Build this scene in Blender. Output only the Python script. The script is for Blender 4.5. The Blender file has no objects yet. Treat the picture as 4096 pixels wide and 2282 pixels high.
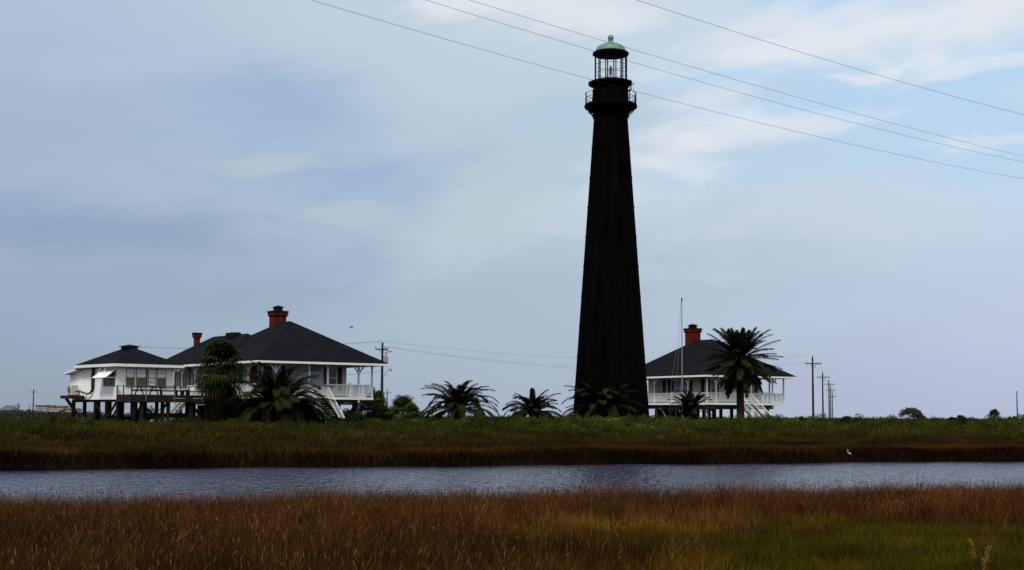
import bpy, math, random
import numpy as np
from mathutils import Vector, Matrix
random.seed(7); RNG = np.random.default_rng(11)
S = bpy.context.scene; COL = S.collection
rad, sin, cos, pi = math.radians, math.sin, math.cos, math.pi

# ------------------------------------------------------------ camera
FPX = 6000.0; TH = math.atan(526/6000); RO = rad(.28); CZ = 3.0
cam = bpy.data.cameras.new('camera'); co = bpy.data.objects.new('camera', cam); COL.objects.link(co)
cam.sensor_width = 36; cam.lens = 36*FPX/4096; cam.clip_start = .5; cam.clip_end = 20000
co.matrix_world = Matrix.Translation((0, 0, CZ)) @ Matrix.Rotation(pi/2+TH, 4, 'X') @ Matrix.Rotation(RO, 4, 'Z')
S.camera = co

def P(px, py, Y):
    """a point at world depth Y seen at photograph pixel (px, py)"""
    a, b = px-2048, 1141-py
    a, b = a*cos(RO)-b*sin(RO), a*sin(RO)+b*cos(RO)
    kx, ky = a/FPX, b/FPX
    dy = cos(TH)-ky*sin(TH); dz = sin(TH)+ky*cos(TH)
    return Vector((kx/dy*Y, Y, CZ+dz/dy*Y))

# ------------------------------------------------------------ light
EXPO = 0.75
S.view_settings.view_transform = 'Standard'; S.view_settings.look = 'None'
S.view_settings.exposure = EXPO; S.view_settings.gamma = 1
SUN_EL, SUN_AZ = rad(54), rad(198)          # azimuth clockwise from +Y
sun = bpy.data.lights.new('sun', 'SUN'); so = bpy.data.objects.new('sun', sun); COL.objects.link(so)
sun.energy = 1.5; sun.angle = rad(14); sun.color = (1, .96, .9)
sd = Vector((sin(SUN_AZ)*cos(SUN_EL), cos(SUN_AZ)*cos(SUN_EL), sin(SUN_EL)))
so.rotation_euler = sd.to_track_quat('Z', 'Y').to_euler()

world = bpy.data.worlds.new('World'); S.world = world; world.use_nodes = True
NT = world.node_tree; NT.nodes.clear()
def sky_nodes():
    n, L = NT.nodes, NT.links
    def val(x, sock):
        if isinstance(x, (int, float)): sock.default_value = x
        else: L.new(x, sock)
    def m(op, a, b=0.0, c=None, clamp=False):
        q = n.new('ShaderNodeMath'); q.operation = op; q.use_clamp = clamp
        val(a, q.inputs[0]); val(b, q.inputs[1])
        if c is not None: val(c, q.inputs[2])
        return q.outputs[0]
    def step(x, lo, hi):
        q = n.new('ShaderNodeMapRange'); q.interpolation_type = 'SMOOTHSTEP'
        val(x, q.inputs['Value']); val(lo, q.inputs['From Min']); val(hi, q.inputs['From Max'])
        return q.outputs['Result']
    def mix(f, a, b):
        q = n.new('ShaderNodeMix'); q.data_type = 'RGBA'; val(f, q.inputs[0])
        for s, i in ((a, 6), (b, 7)):
            if isinstance(s, tuple): q.inputs[i].default_value = (*[c/(0.1*2**EXPO) for c in s], 1)
            else: L.new(s, q.inputs[i])
        return q.outputs[2]
    tc = n.new('ShaderNodeTexCoord'); sx = n.new('ShaderNodeSeparateXYZ'); L.new(tc.outputs['Generated'], sx.inputs[0])
    X, Y, Z = sx.outputs
    az = m('ARCTAN2', X, Y); el = m('ARCSINE', Z)
    def noise(sa, se, shear, scale, det, off, rough=.55, warp=.0):
        c = n.new('ShaderNodeCombineXYZ')
        e2 = m('ADD', el, m('MULTIPLY', az, shear))
        L.new(m('MULTIPLY', az, sa), c.inputs[0]); L.new(m('MULTIPLY', e2, se), c.inputs[1]); c.inputs[2].default_value = off
        q = n.new('ShaderNodeTexNoise'); q.inputs['Scale'].default_value = scale; q.inputs['Detail'].default_value = det
        q.inputs['Roughness'].default_value = rough; q.inputs['Distortion'].default_value = warp
        L.new(c.outputs[0], q.inputs['Vector']); return q.outputs['Fac']
    def lin(r, g, b): return tuple((c/255/12.92 if c < 10 else ((c/255+.055)/1.055)**2.4) for c in (r, g, b))
    w1 = noise(7, 16, -.1, 1.0, 4, 3.1, .55, .3); w2 = noise(7, 16, -.1, 1.0, 4, 33.1, .55, .3)
    n4 = noise(15, 42, -.06, 1.0, 7, 5.5, .60, .5); n5 = noise(5, 12, -.1, 1.0, 6, 15.5, .55, .4)
    az_ = m('ADD', az, m('MULTIPLY', m('SUBTRACT', w1, .5), .13)); el_ = m('ADD', el, m('MULTIPLY', m('SUBTRACT', w2, .5), .055))
    t1, t2 = step(az_, -.36, .02), step(az_, -.02, .34)
    def row(a, b, c): return mix(t2, mix(t1, lin(*a), lin(*b)), lin(*c))
    c = row((150, 163, 179), (168, 180, 198), (178, 187, 212))
    c = mix(step(el_, .0, .075), c, row((154, 173, 196), (172, 190, 206), (190, 203, 223)))
    c = mix(step(el_, .075, .16), c, row((166, 184, 210), (181, 201, 217), (193, 215, 234)))
    c = mix(step(el_, .17, .275), c, row((176, 194, 214), (198, 213, 226), (203, 220, 237)))
    # the cloud masses of that afternoon: direction (az, el) from pixel place, radii, tilt, colour, weight, softness
    def mass(px, py, rx, ry, rot, col, wt, soft=.9, wob=1.0, src=None):
        nonlocal c
        a0, e0 = (px-2048)/6000, (1667-py)/6000; cr, sr = cos(rot), sin(rot)
        da, de = m('SUBTRACT', az_, a0), m('SUBTRACT', el_, e0)
        u = m('MULTIPLY', m('ADD', m('MULTIPLY', da, cr), m('MULTIPLY', de, sr)), 6000/rx)
        v = m('MULTIPLY', m('SUBTRACT', m('MULTIPLY', de, cr), m('MULTIPLY', da, sr)), 6000/ry)
        d = m('SQRT', m('ADD', m('MULTIPLY', u, u), m('MULTIPLY', v, v)))
        d = m('ADD', d, m('MULTIPLY', m('SUBTRACT', n4, .5), 2.2*wob)); d = m('ADD', d, m('MULTIPLY', m('SUBTRACT', n5, .5), .9*wob))
        f = m('MULTIPLY', m('SUBTRACT', 1.0, step(d, 1-soft, 1+soft*.6)), wt)
        c = mix(f, c, src if src is not None else lin(*col))
    G = (150, 174, 208)
    mass(1120, 450, 600, 220, .0, (154, 180, 212), .75, 1.0); mass(1450, 745, 560, 120, .0, (154, 177, 209), .7, 1.0)
    mass(300, 975, 640, 120, -.03, (138, 160, 190), .65, 1.0); mass(230, 600, 420, 180, 0, (165, 181, 209), .5)
    mass(1300, 1060, 500, 80, 0, (156, 174, 203), .45); mass(700, 1210, 800, 110, 0, (152, 171, 189), .6)
    mass(1062, 665, 210, 45, .08, (181, 199, 209), .8, .7); mass(828, 712, 120, 34, -.1, (176, 194, 208), .7, .7); mass(1371, 898, 170, 36, .1, (182, 196, 209), .8, .6)
    mass(1930, 860, 380, 210, .5, (188, 205, 214), .85, .7); mass(1421, 130, 520, 130, 0, (188, 206, 221), .6)
    mass(1860, 330, 420, 150, .1, (192, 210, 222), .7); mass(2240, 430, 260, 130, 0, (178, 202, 219), .8, .7)
    mass(450, 330, 420, 70, .05, (182, 197, 214), .5); mass(1980, 40, 330, 75, .1, (222, 230, 238), .75, .7)
    sky = n.new('ShaderNodeTexSky'); sky.sky_type = 'NISHITA'; sky.sun_disc = False
    sky.sun_elevation = SUN_EL; sky.sun_rotation = SUN_AZ
    blue = mix(.85, sky.outputs[0], lin(174, 211, 243))
    mass(3600, 400, 900, 330, -.1, None, .62, .9, .8, blue); mass(3300, 40, 330, 85, .05, None, .9, .6, 1.2, blue); mass(2900, 290, 260, 60, .1, None, .7, .7, 1.3, blue)
    mass(3100, 465, 260, 40, .1, None, .8, .7, 1.2, blue); mass(2830, 700, 330, 50, .08, None, .38, .9, 1.2, blue); mass(3760, 690, 500, 110, -.05, None, .55, .8, 1.2, blue)
    W = (229, 233, 240)
    mass(3120, 170, 560, 110, .12, W, .9, .85, 1.0); mass(3950, 120, 460, 140, .25, W, .9, .85, 1.0); mass(2330, 55, 480, 95, .05, (224, 230, 238), .85, .7)
    mass(2780, 590, 480, 130, .2, W, .82, .9, 1.0); mass(3330, 525, 480, 60, .14, (222, 229, 238), .7, .9, 1.2); mass(3450, 285, 260, 32, .05, W, .7, .7, 1.3)
    mass(2800, 400, 260, 60, .2, (222, 229, 238), .6, .7, 1.2); mass(3900, 330, 320, 36, .1, W, .55, .7, 1.3); mass(3880, 640, 260, 26, .1, (222, 229, 238), .6, .7, 1.3)
    mass(3250, 880, 900, 190, .1, (202, 212, 226), .6, .9); mass(2480, 800, 400, 90, .1, (204, 216, 226), .5, .8)
    # overhead and behind the camera the cloud is thinner and brighter
    up = m('MAXIMUM', step(el, .30, .75), m('MULTIPLY', step(m('ABSOLUTE', az), .9, 2.2), step(el, 0.0, .35)))
    c = mix(up, c, (.80, .86, .95))
    bg = n.new('ShaderNodeBackground'); bg.inputs['Strength'].default_value = 0.1
    out = n.new('ShaderNodeOutputWorld'); L.new(c, bg.inputs['Color']); L.new(bg.outputs[0], out.inputs[0])
sky_nodes()

# ------------------------------------------------------------ materials
def mat(name, col, rough=.8, var=.25, scale=3.0, spec=.3, bump=0.0, bscale=20.0, metal=0.0, tint=False, stretch=(1, 1, 1), boards=0.0, col2=None):
    M = bpy.data.materials.new(name); M.use_nodes = True
    nt = M.node_tree; n, L = nt.nodes, nt.links; b = n['Principled BSDF']
    b.inputs['Roughness'].default_value = rough; b.inputs['Specular IOR Level'].default_value = spec; b.inputs['Metallic'].default_value = metal
    tc = n.new('ShaderNodeTexCoord'); mp = n.new('ShaderNodeMapping'); mp.inputs['Scale'].default_value = stretch
    L.new(tc.outputs['Object'], mp.inputs[0])
    nz = n.new('ShaderNodeTexNoise'); nz.inputs['Scale'].default_value = scale; nz.inputs['Detail'].default_value = 5
    L.new(mp.outputs[0], nz.inputs['Vector'])
    rp = n.new('ShaderNodeMapRange'); rp.inputs['From Min'].default_value = .3; rp.inputs['From Max'].default_value = .7
    rp.inputs['To Min'].default_value = 1-var; rp.inputs['To Max'].default_value = 1+var; L.new(nz.outputs['Fac'], rp.inputs[0])
    mx = n.new('ShaderNodeMix'); mx.data_type = 'RGBA'; mx.blend_type = 'MULTIPLY'; mx.inputs[0].default_value = 1
    if tint:
        at = n.new('ShaderNodeAttribute'); at.attribute_name = 'tint'; L.new(at.outputs['Color'], mx.inputs[6])
    elif col2:
        n5 = n.new('ShaderNodeTexNoise'); n5.inputs['Scale'].default_value = scale*.6; n5.inputs['Detail'].default_value = 6; L.new(mp.outputs[0], n5.inputs['Vector'])
        st = n.new('ShaderNodeMapRange'); st.inputs['From Min'].default_value = .45; st.inputs['From Max'].default_value = .62; L.new(n5.outputs['Fac'], st.inputs[0])
        m2 = n.new('ShaderNodeMix'); m2.data_type = 'RGBA'; L.new(st.outputs[0], m2.inputs[0])
        m2.inputs[6].default_value = (*col, 1); m2.inputs[7].default_value = (*col2, 1); L.new(m2.outputs[2], mx.inputs[6])
    else: mx.inputs[6].default_value = (*col, 1)
    L.new(rp.outputs[0], mx.inputs[7])
    outc = mx.outputs[2]
    if boards:
        sp = n.new('ShaderNodeSeparateXYZ'); L.new(tc.outputs['Object'], sp.inputs[0])
        md = n.new('ShaderNodeMath'); md.operation = 'FRACT'; dv = n.new('ShaderNodeMath'); dv.operation = 'DIVIDE'
        L.new(sp.outputs['Z'], dv.inputs[0]); dv.inputs[1].default_value = boards; L.new(dv.outputs[0], md.inputs[0])
        bp0 = n.new('ShaderNodeBump'); bp0.inputs['Strength'].default_value = .8; bp0.inputs['Distance'].default_value = .03
        iv = n.new('ShaderNodeMath'); iv.operation = 'SUBTRACT'; iv.inputs[0].default_value = 1; L.new(md.outputs[0], iv.inputs[1])
        L.new(iv.outputs[0], bp0.inputs['Height']); L.new(bp0.outputs[0], b.inputs['Normal'])
    L.new(outc, b.inputs['Base Color'])
    if bump:
        bp = n.new('ShaderNodeBump'); bp.inputs['Strength'].default_value = bump; bp.inputs['Distance'].default_value = .05
        nb = n.new('ShaderNodeTexNoise'); nb.inputs['Scale'].default_value = bscale; nb.inputs['Detail'].default_value = 3
        L.new(mp.outputs[0], nb.inputs['Vector']); L.new(nb.outputs['Fac'], bp.inputs['Height']); L.new(bp.outputs[0], b.inputs['Normal'])
    return M

M = dict(
    white=mat('white_paint', (.74, .74, .70), .6, .06, 1.5),
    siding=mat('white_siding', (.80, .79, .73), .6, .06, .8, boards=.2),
    wall=mat('porch_shaded_wall', (.46, .45, .41), .7, .06, 1.0, boards=.16),  # white house walls greyed, the porch shade put into their colour
    shingle=mat('dark_shingles', (.0050, .0055, .0074), .95, .4, 1.6, .05, .7, 7, stretch=(1, 1, 2.5), col2=(.0068, .0072, .0092), boards=.0),
    iron=mat('black_iron', (.0013, .0012, .0013), .95, .6, .7, .02, .25, 3, stretch=(2.2, 2.2, .16), col2=(.0023, .0019, .0017)),
    ironlight=mat('lantern_iron', (.003, .003, .0035), .8, .3, 4, .06),
    copper=mat('verdigris_copper', (.125, .26, .205), .65, .12, 1.0, .3, col2=(.10, .135, .09), stretch=(1, 1, .6)),
    lens=mat('lamp_glass_olive', (.30, .29, .20), .4, .2, 4),
    brick=mat('red_brick', (.098, .0110, .0030), .95, .4, 5, .1, .5, 14, boards=.09, col2=(.060, .010, .005)),
    soot=mat('sooty_metal', (.007, .007, .008), .8, .3, 4, .1),
    redshut=mat('red_shutter', (.075, .004, .006), .7, .2, 5, boards=.09),
    pinkshut=mat('pink_red_shutter', (.27, .065, .105), .7, .2, 5, boards=.09),
    darkshut=mat('maroon_shutter', (.028, .003, .006), .7, .2, 5, boards=.09),
    glass=mat('window_glass', (.008, .010, .011), .2, .3, 1.5, .5),
    door=mat('pale_door', (.34, .40, .43), .5, .1, 2),
    floor=mat('grey_deck_boards', (.22, .23, .23), .8, .2, 4, stretch=(1, 8, 1)),
    soffit=mat('grey_soffit', (.16, .16, .15), .8, .1, 2),
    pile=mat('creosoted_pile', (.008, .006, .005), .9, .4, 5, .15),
    redpile=mat('red_brown_pile', (.10, .012, .008), .9, .3, 4, .2),
    wood=mat('weathered_brown_wood', (.022, .016, .012), .9, .4, 6, .15, .3, 20, stretch=(1, 1, .3)),
    greywood=mat('silvered_wood', (.11, .10, .08), .9, .3, 6, .15, .2, 20),
    darkwood=mat('dark_bench_wood', (.014, .011, .009), .9, .3, 6, .15),
    blind=mat('white_blind', (.70, .69, .64), .8, .05, 2),
    screen=mat('window_screen', (.10, .10, .085), .5, .2, 3),
    frame=mat('grey_brown_frame', (.20, .16, .14), .7, .2, 4),
    pipe=mat('dark_brown_duct', (.018, .012, .010), .6, .3, 4),
    acbeige=mat('beige_casing', (.50, .45, .34), .5, .08, 3),
    awning=mat('awning_sheet', (.80, .79, .74), .5, .05, 2),
    pole=mat('brown_pole_wood', (.028, .015, .010), .9, .4, 3, .15, .2, 10, stretch=(4, 4, .4)),
    greypole=mat('dark_pole_wood', (.014, .012, .011), .9, .4, 3, .15, .2, 10, stretch=(4, 4, .4)),
    wire=mat('wire', (.02, .02, .025), .9, .1, 1, .02),
    farwire=mat('distant_wire', (.30, .33, .38), .6, .1, 1),
    insul=mat('grey_porcelain', (.25, .26, .27), .3, .1, 4),
    steel=mat('galvanised_steel', (.30, .34, .34), .45, .2, 3, .5, metal=.6),
    rust=mat('rusty_base', (.16, .05, .03), .9, .4, 5),
    trunk=mat('palm_trunk', (.030, .017, .011), .95, .5, 5, .1, .8, 9, stretch=(1, 1, 2.5)),
    stem=mat('bark', (.05, .035, .022), .95, .4, 6, .1),
    skirt=mat('dead_fronds', (.016, .009, .004), .95, .4, 6, .1),
    fruit=mat('orange_fruit_stalks', (.16, .036, .005), .8, .3, 6, .2),
    leaf=mat('foliage', (1, 1, 1), .85, .28, 1.3, .05, tint=True),
    grass=mat('grass_blades', (1, 1, 1), .9, .30, .35, .03, tint=True),
    flower=mat('yellow_flowers', (.15, .085, .004), .9, .5, 40),
    feather=mat('white_feathers', (.66, .66, .64), .7, .05, 10),
    beak=mat('yellow_beak', (.55, .30, .03), .5, .1, 10),
    bird=mat('dark_feathers', (.03, .03, .035), .8, .2, 8),
    tplaster=mat('far_cream_wall', (.34, .32, .27), .8, .1, .2),  # town colours from here on are muted, distance haze put into them
    tgreen=mat('far_pale_green_wall', (.24, .33, .29), .8, .1, .2),
    tgrey=mat('far_grey_roof', (.085, .09, .105), .9, .2, .2),
    tbrown=mat('far_brown_roof', (.13, .10, .10), .9, .2, .2),
    tcyan=mat('far_turquoise_wall', (.14, .38, .42), .7, .1, .2),
    tyellow=mat('far_yellow_wall', (.38, .35, .19), .8, .1, .2),
    tred=mat('far_red_wall', (.25, .13, .11), .8, .1, .2),
    twin=mat('far_window', (.07, .08, .09), .4, .1, 1),
)

# ------------------------------------------------------------ mesh helpers
class MB:
    def __init__(s): s.v, s.f = [], []
    def box(s, x0, y0, z0, x1, y1, z1):
        b = len(s.v)
        s.v += [(x0, y0, z0), (x1, y0, z0), (x1, y1, z0), (x0, y1, z0), (x0, y0, z1), (x1, y0, z1), (x1, y1, z1), (x0, y1, z1)]
        s.f += [tuple(b+i for i in q) for q in ((0, 3, 2, 1), (4, 5, 6, 7), (0, 1, 5, 4), (1, 2, 6, 5), (2, 3, 7, 6), (3, 0, 4, 7))]; return s
    def bar(s, p, q, w, h=None, up=(0, 0, 1)):
        p, q = Vector(p), Vector(q); d = (q-p).normalized(); h = h or w
        u = Vector(up)
        if abs(d.dot(u)) > .98: u = Vector((1, 0, 0))
        a = d.cross(u).normalized()*w/2; c = a.cross(d).normalized()*h/2
        b = len(s.v)
        for o in (p, q): s.v += [tuple(o-a-c), tuple(o+a-c), tuple(o+a+c), tuple(o-a+c)]
        s.f += [tuple(b+i for i in k) for k in ((0, 3, 2, 1), (4, 5, 6, 7), (0, 1, 5, 4), (1, 2, 6, 5), (2, 3, 7, 6), (3, 0, 4, 7))]; return s
    def tube(s, pts, r, n=8, cap=True):
        pts = [Vector(p) for p in pts]; rs = r if isinstance(r, (list, tuple)) else [r]*len(pts); b = len(s.v)
        for i, p in enumerate(pts):
            d = (pts[min(i+1, len(pts)-1)]-pts[max(i-1, 0)]).normalized()
            u = Vector((0, 0, 1)) if abs(d.z) < .9 else Vector((1, 0, 0))
            a = d.cross(u).normalized(); c = a.cross(d)
            for k in range(n):
                t = 2*pi*k/n; s.v.append(tuple(p+(a*cos(t)+c*sin(t))*rs[i]))
        for i in range(len(pts)-1):
            for k in range(n):
                k2 = (k+1) % n; s.f.append((b+i*n+k, b+i*n+k2, b+(i+1)*n+k2, b+(i+1)*n+k))
        if cap: s.f += [tuple(b+k for k in range(n)), tuple(b+(len(pts)-1)*n+k for k in reversed(range(n)))]
        return s
    def lathe(s, prof, n=24, c=(0, 0), a0=0.0, closed=False):
        b = len(s.v)
        for r, z in prof:
            for k in range(n):
                t = a0+2*pi*k/n; s.v.append((c[0]+r*cos(t), c[1]+r*sin(t), z))
        m = len(prof)
        for i in range(m if closed else m-1):
            j = (i+1) % m
            for k in range(n):
                k2 = (k+1) % n; s.f.append((b+i*n+k, b+i*n+k2, b+j*n+k2, b+j*n+k))
        if not closed: s.f += [tuple(b+k for k in reversed(range(n))), tuple(b+(m-1)*n+k for k in range(n))]
        return s
    def poly(s, *pts):
        b = len(s.v); s.v += [tuple(p) for p in pts]; s.f.append(tuple(range(b, b+len(pts)))); return s
    def build(s, name, m, parent=None, loc=None, smooth=False, tint=None):
        me = bpy.data.meshes.new(name); me.from_pydata(s.v, [], s.f); me.update()
        me.materials.append(m); o = bpy.data.objects.new(name, me); COL.objects.link(o)
        if parent: o.parent = parent
        if loc is not None: o.location = loc
        if smooth:
            me.polygons.foreach_set('use_smooth', [True]*len(me.polygons))
        if tint is not None: add_tint(me, tint)
        return o
def add_tint(me, cols):
    a = me.color_attributes.new('tint', 'FLOAT_COLOR', 'POINT')
    c = np.ones((len(me.vertices), 4), np.float32); c[:, :3] = np.asarray(cols, np.float32)
    a.data.foreach_set('color', c.ravel())
def bulk(name, V, F, m, cols=None, parent=None, loc=None):
    """one mesh from an (n,3) array and a list of (k, corners) index arrays"""
    me = bpy.data.meshes.new(name); me.vertices.add(len(V)); me.vertices.foreach_set('co', V.astype(np.float32).ravel())
    idx = np.concatenate([f.ravel() for f in F]); cnt = np.concatenate([np.full(len(f), f.shape[1]) for f in F])
    me.loops.add(len(idx)); me.loops.foreach_set('vertex_index', idx.astype(np.int32))
    me.polygons.add(len(cnt)); st = np.concatenate([[0], np.cumsum(cnt)[:-1]])
    me.polygons.foreach_set('loop_start', st.astype(np.int32)); me.polygons.foreach_set('loop_total', cnt.astype(np.int32))
    me.update(calc_edges=True)
    if cols is not None: add_tint(me, cols)
    me.materials.append(m); o = bpy.data.objects.new(name, me); COL.objects.link(o)
    if parent: o.parent = parent
    if loc is not None: o.location = loc
    return o
def tag(o, label=None, cat=None, group=None, kind=None):
    if label: o['label'] = label
    if cat: o['category'] = cat
    if group: o['group'] = group
    if kind: o['kind'] = kind
    return o
def empty(name, loc, rz=0, **k):
    o = bpy.data.objects.new(name, None); COL.objects.link(o); o.location = loc; o.rotation_euler = (0, 0, rz); o.empty_display_size = .5
    return tag(o, **k)
def copy_tree(o, parent=None):
    c = o.copy(); COL.objects.link(c)
    if parent: c.parent = parent
    for ch in list(o.children): copy_tree(ch, c)
    return c

# ------------------------------------------------------------ ground and water
def farshore(x): return 92.5+.43*np.clip(x, -95, 160)+.8*np.sin(x*.31)+.5*np.sin(x*.83+1)
def nearshore(x): return 45.5+.33*np.clip(x, -60, 120)+.7*np.sin(x*.4+2)+.4*np.sin(x*1.1)
def sm(t): t = np.clip(t, 0, 1); return t*t*(3-2*t)
def ground_z(x, y):
    x = np.asarray(x, float); y = np.asarray(y, float)
    fs, ns = farshore(x), nearshore(x)
    far = -.7+1.05*sm((y-fs+.9)/1.6)+.3*sm((y-fs-1)/16)+.75*sm((y-fs-14)/16)
    near = -.7+.85*sm((ns+.6-y)/1.8)+.35*sm((ns-2-y)/16)+.85*sm((16-y)/12)
    return np.where(y > (fs+ns)/2, far, near)
gx = np.unique(np.concatenate([np.linspace(-70, 70, 141), np.sign(np.linspace(-1, 1, 81))*70*np.abs(np.linspace(-1, 1, 81)*11.2+0.0).clip(1)**2.05]))
gy = np.unique(np.concatenate([np.linspace(-60, 0, 13), np.linspace(0, 180, 301), 180*np.linspace(1, 7.2, 60)**2]))
XX, YY = np.meshgrid(gx, gy); ZZ = ground_z(XX, YY)
nx, ny = len(gx), len(gy); ii = np.arange(nx*ny).reshape(ny, nx)
F = np.stack([ii[:-1, :-1], ii[:-1, 1:], ii[1:, 1:], ii[1:, :-1]], -1).reshape(-1, 4)
earth = mat('marsh_earth', (.009, .006, .003), .95, .4, .12, .03, .5, 3, col2=(.010, .009, .004))
g = bulk('ground', np.stack([XX, YY, ZZ], -1).reshape(-1, 3), [F], earth); tag(g, kind='structure')

def water_mat():
    W = bpy.data.materials.new('water'); W.use_nodes = True; n, L = W.node_tree.nodes, W.node_tree.links
    b = n['Principled BSDF']; b.inputs['Base Color'].default_value = (.050, .052, .090, 1); b.inputs['Roughness'].default_value = .08
    b.inputs['IOR'].default_value = 1.33
    tc = n.new('ShaderNodeTexCoord')
    hs = []
    for sc, st, det, off in ((1.0, (2.3, .85, 1), 2, 0), (1.0, (7.0, 2.4, 1), 3, 7)):
        mp = n.new('ShaderNodeMapping'); mp.inputs['Scale'].default_value = st; mp.inputs['Location'].default_value = (off, 0, 0); mp.inputs['Rotation'].default_value = (0, 0, .12)
        L.new(tc.outputs['Object'], mp.inputs[0]); z = n.new('ShaderNodeTexNoise'); z.inputs['Scale'].default_value = sc; z.inputs['Detail'].default_value = det
        z.inputs['Distortion'].default_value = .8; L.new(mp.outputs[0], z.inputs['Vector']); hs.append(z.outputs['Fac'])
    a = n.new('ShaderNodeMath'); a.operation = 'MULTIPLY_ADD'; L.new(hs[1], a.inputs[0]); a.inputs[1].default_value = .30; L.new(hs[0], a.inputs[2])
    bp = n.new('ShaderNodeBump'); bp.inputs['Strength'].default_value = 1.0; bp.inputs['Distance'].default_value = .115
    L.new(a.outputs[0], bp.inputs['Height']); L.new(bp.outputs[0], b.inputs['Normal'])
    return W
w = MB(); w.poly((-900, 2, 0), (900, 2, 0), (900, 190, 0), (-900, 190, 0)); tag(w.build('water', water_mat()), kind='structure')

# ------------------------------------------------------------ lighthouse
def lighthouse():
    r = empty('lighthouse', (9.6, 145, 1.3), label='tall black iron lighthouse tower with green copper dome and open lantern', cat='lighthouse')
    g0 = 1.3
    # shaft: riveted plate courses with a thin proud joint at each ring
    prof = []; zb, zt = -.6, 32.26-g0; rb, rt = 3.618+.0693*3.3, 1.66
    R = lambda z: rb+(rt-rb)*(z-zb)/(zt-.2-zb)
    prof.append((R(zb), zb)); z = zb
    joints = [zt-.2-2.9*k for k in range(1, 11)]
    for zj in sorted(joints):
        prof += [(R(zj-.06), zj-.06), (R(zj-.05)+.035, zj-.05), (R(zj+.05)+.035, zj+.05), (R(zj+.06), zj+.06)]
    prof += [(rt, zt-.2), (1.69, zt), (1.764, zt+.2), (1.764, zt+.45)]
    MB().lathe(prof, 48).build('tower_shaft', M['iron'], r)
    Z = lambda a: a-g0
    pl = MB()
    for k in range(16):                       # vertical plate laps
        a = 2*pi*(k+.3)/16
        for z0, z1 in ((0, 9), (9.2, 18), (18.2, zt-.4)):
            pl.bar(((R(z0)+.005)*cos(a), (R(z0)+.005)*sin(a), z0), ((R(z1)+.005)*cos(a), (R(z1)+.005)*sin(a), z1), .12, .02, up=(cos(a), sin(a), 0))
    pl.build('plate_seam', M['iron'], r)
    # main gallery with coved underside
    gal = MB().lathe([(1.70, Z(32.6)), (2.0, Z(32.86)), (2.40, Z(33.06)), (2.58, Z(33.2)), (2.60, Z(33.36)), (2.53, Z(33.5)), (1.7, Z(33.52))], 40, closed=True).build('gallery', M['iron'], r)
    for k in range(14):
        bk = MB()
        a = 2*pi*(k+.25)/14; c, s = cos(a), sin(a)
        pts = [(1.70+.05, 32.15), (1.82, 32.45), (2.05, 32.72), (2.3, 32.95)]
        bk.tube([(q*c, q*s, Z(h)) for q, h in pts], .05, 5); bk.bar((2.05*c, 2.05*s, Z(32.74)), (1.72*c, 1.72*s, Z(32.95)), .05); bk.build('bracket', M['iron'], gal)
    ra = MB()
    for h, rr in ((34.55, .028), (34.16, .024)):
        ra.tube([(2.5*cos(2*pi*k/40), 2.5*sin(2*pi*k/40), Z(h)) for k in range(41)], rr, 5)
    for k in range(12):
        a = 2*pi*(k+.42)/12; ra.tube([(2.5*cos(a), 2.5*sin(a), Z(33.5)), (2.5*cos(a), 2.5*sin(a), Z(34.62))], .05, 6)
    for k in range(48):
        a = 2*pi*(k+.2)/48; ra.tube([(2.5*cos(a), 2.5*sin(a), Z(33.5)), (2.5*cos(a), 2.5*sin(a), Z(34.16))], .012, 4)
    ra.build('railing', M['ironlight'], gal)
    MB().lathe([(1.716, Z(33.5)), (1.718, Z(35.5))], 40).build('watch_room', M['iron'], r)
    # upper deck, its rim eaten away on the right
    dk = MB().lathe([(1.6, Z(35.42)), (2.02, Z(35.40)), (2.16, Z(35.44)), (2.22, Z(35.56)), (2.19, Z(35.68)), (1.95, Z(35.80)), (1.0, Z(35.92))], 60)
    nv = []
    for (x, y, z) in dk.v:
        q = math.hypot(x, y); a = math.atan2(y, x)
        if q > 1.9 and -0.75 < a < .5:
            k = .80+.16*abs(sin(a*13+1)); x *= k; y *= k; z += .07+.05*sin(a*21)
        nv.append((x, y, z))
    dk.v = nv; ud = dk.build('lantern_deck', M['iron'], r)
    br = MB(); br.tube([(1.74, -.3, Z(34.75)), (1.98, -.3, Z(35.05)), (1.92, -.3, Z(35.3)), (2.0, -.3, Z(35.5))], [.12, .09, .06, .12], 6)
    br.bar((1.98, -.3, Z(35.5)), (2.3, -.35, Z(35.58)), .1, .05); br.tube([(2.12, -.3, Z(35.5)), (2.25, -.3, Z(34.8)), (2.31, -.3, Z(33.9))], .012, 4)
    br.build('broken_bracket', M['iron'], ud)
    rod = [(-2.12, .2, .62), (2.0, .35, .45), (-.52, -2.0, .5)]
    for x, y, h in rod: MB().tube([(x, y, Z(35.6)), (x, y, Z(35.72)+h)], [.022, .010], 5).build('lightning_rod', M['ironlight'], r)
    # lantern: twelve posts and two hoops
    for k in range(12):
        a = rad(15+30*k); q = 1.56; w = .055 if k not in (0, 11, 1) else .075
        MB().tube([(q*cos(a), q*sin(a), Z(35.84)), (q*cos(a), q*sin(a), Z(38.55))], w, 8).build('lantern_post', M['ironlight'], r)
    for h in (37.43, 36.60):
        MB().tube([(1.56*cos(2*pi*k/48), 1.56*sin(2*pi*k/48), Z(h)) for k in range(49)], .022, 5, cap=False).build('hoop', M['ironlight'], r)
    MB().lathe([(1.45, Z(38.38)), (1.70, Z(38.40)), (1.79, Z(38.48)), (1.80, Z(38.66)), (1.72, Z(38.72)), (1.40, Z(38.80))], 16, a0=pi/16, closed=True).build('eave_ring', M['iron'], r)
    MB().lathe([(1.46, Z(38.42)), (.05, Z(38.55))], 16, a0=pi/16).build('lantern_ceiling', M['iron'], r)
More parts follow.
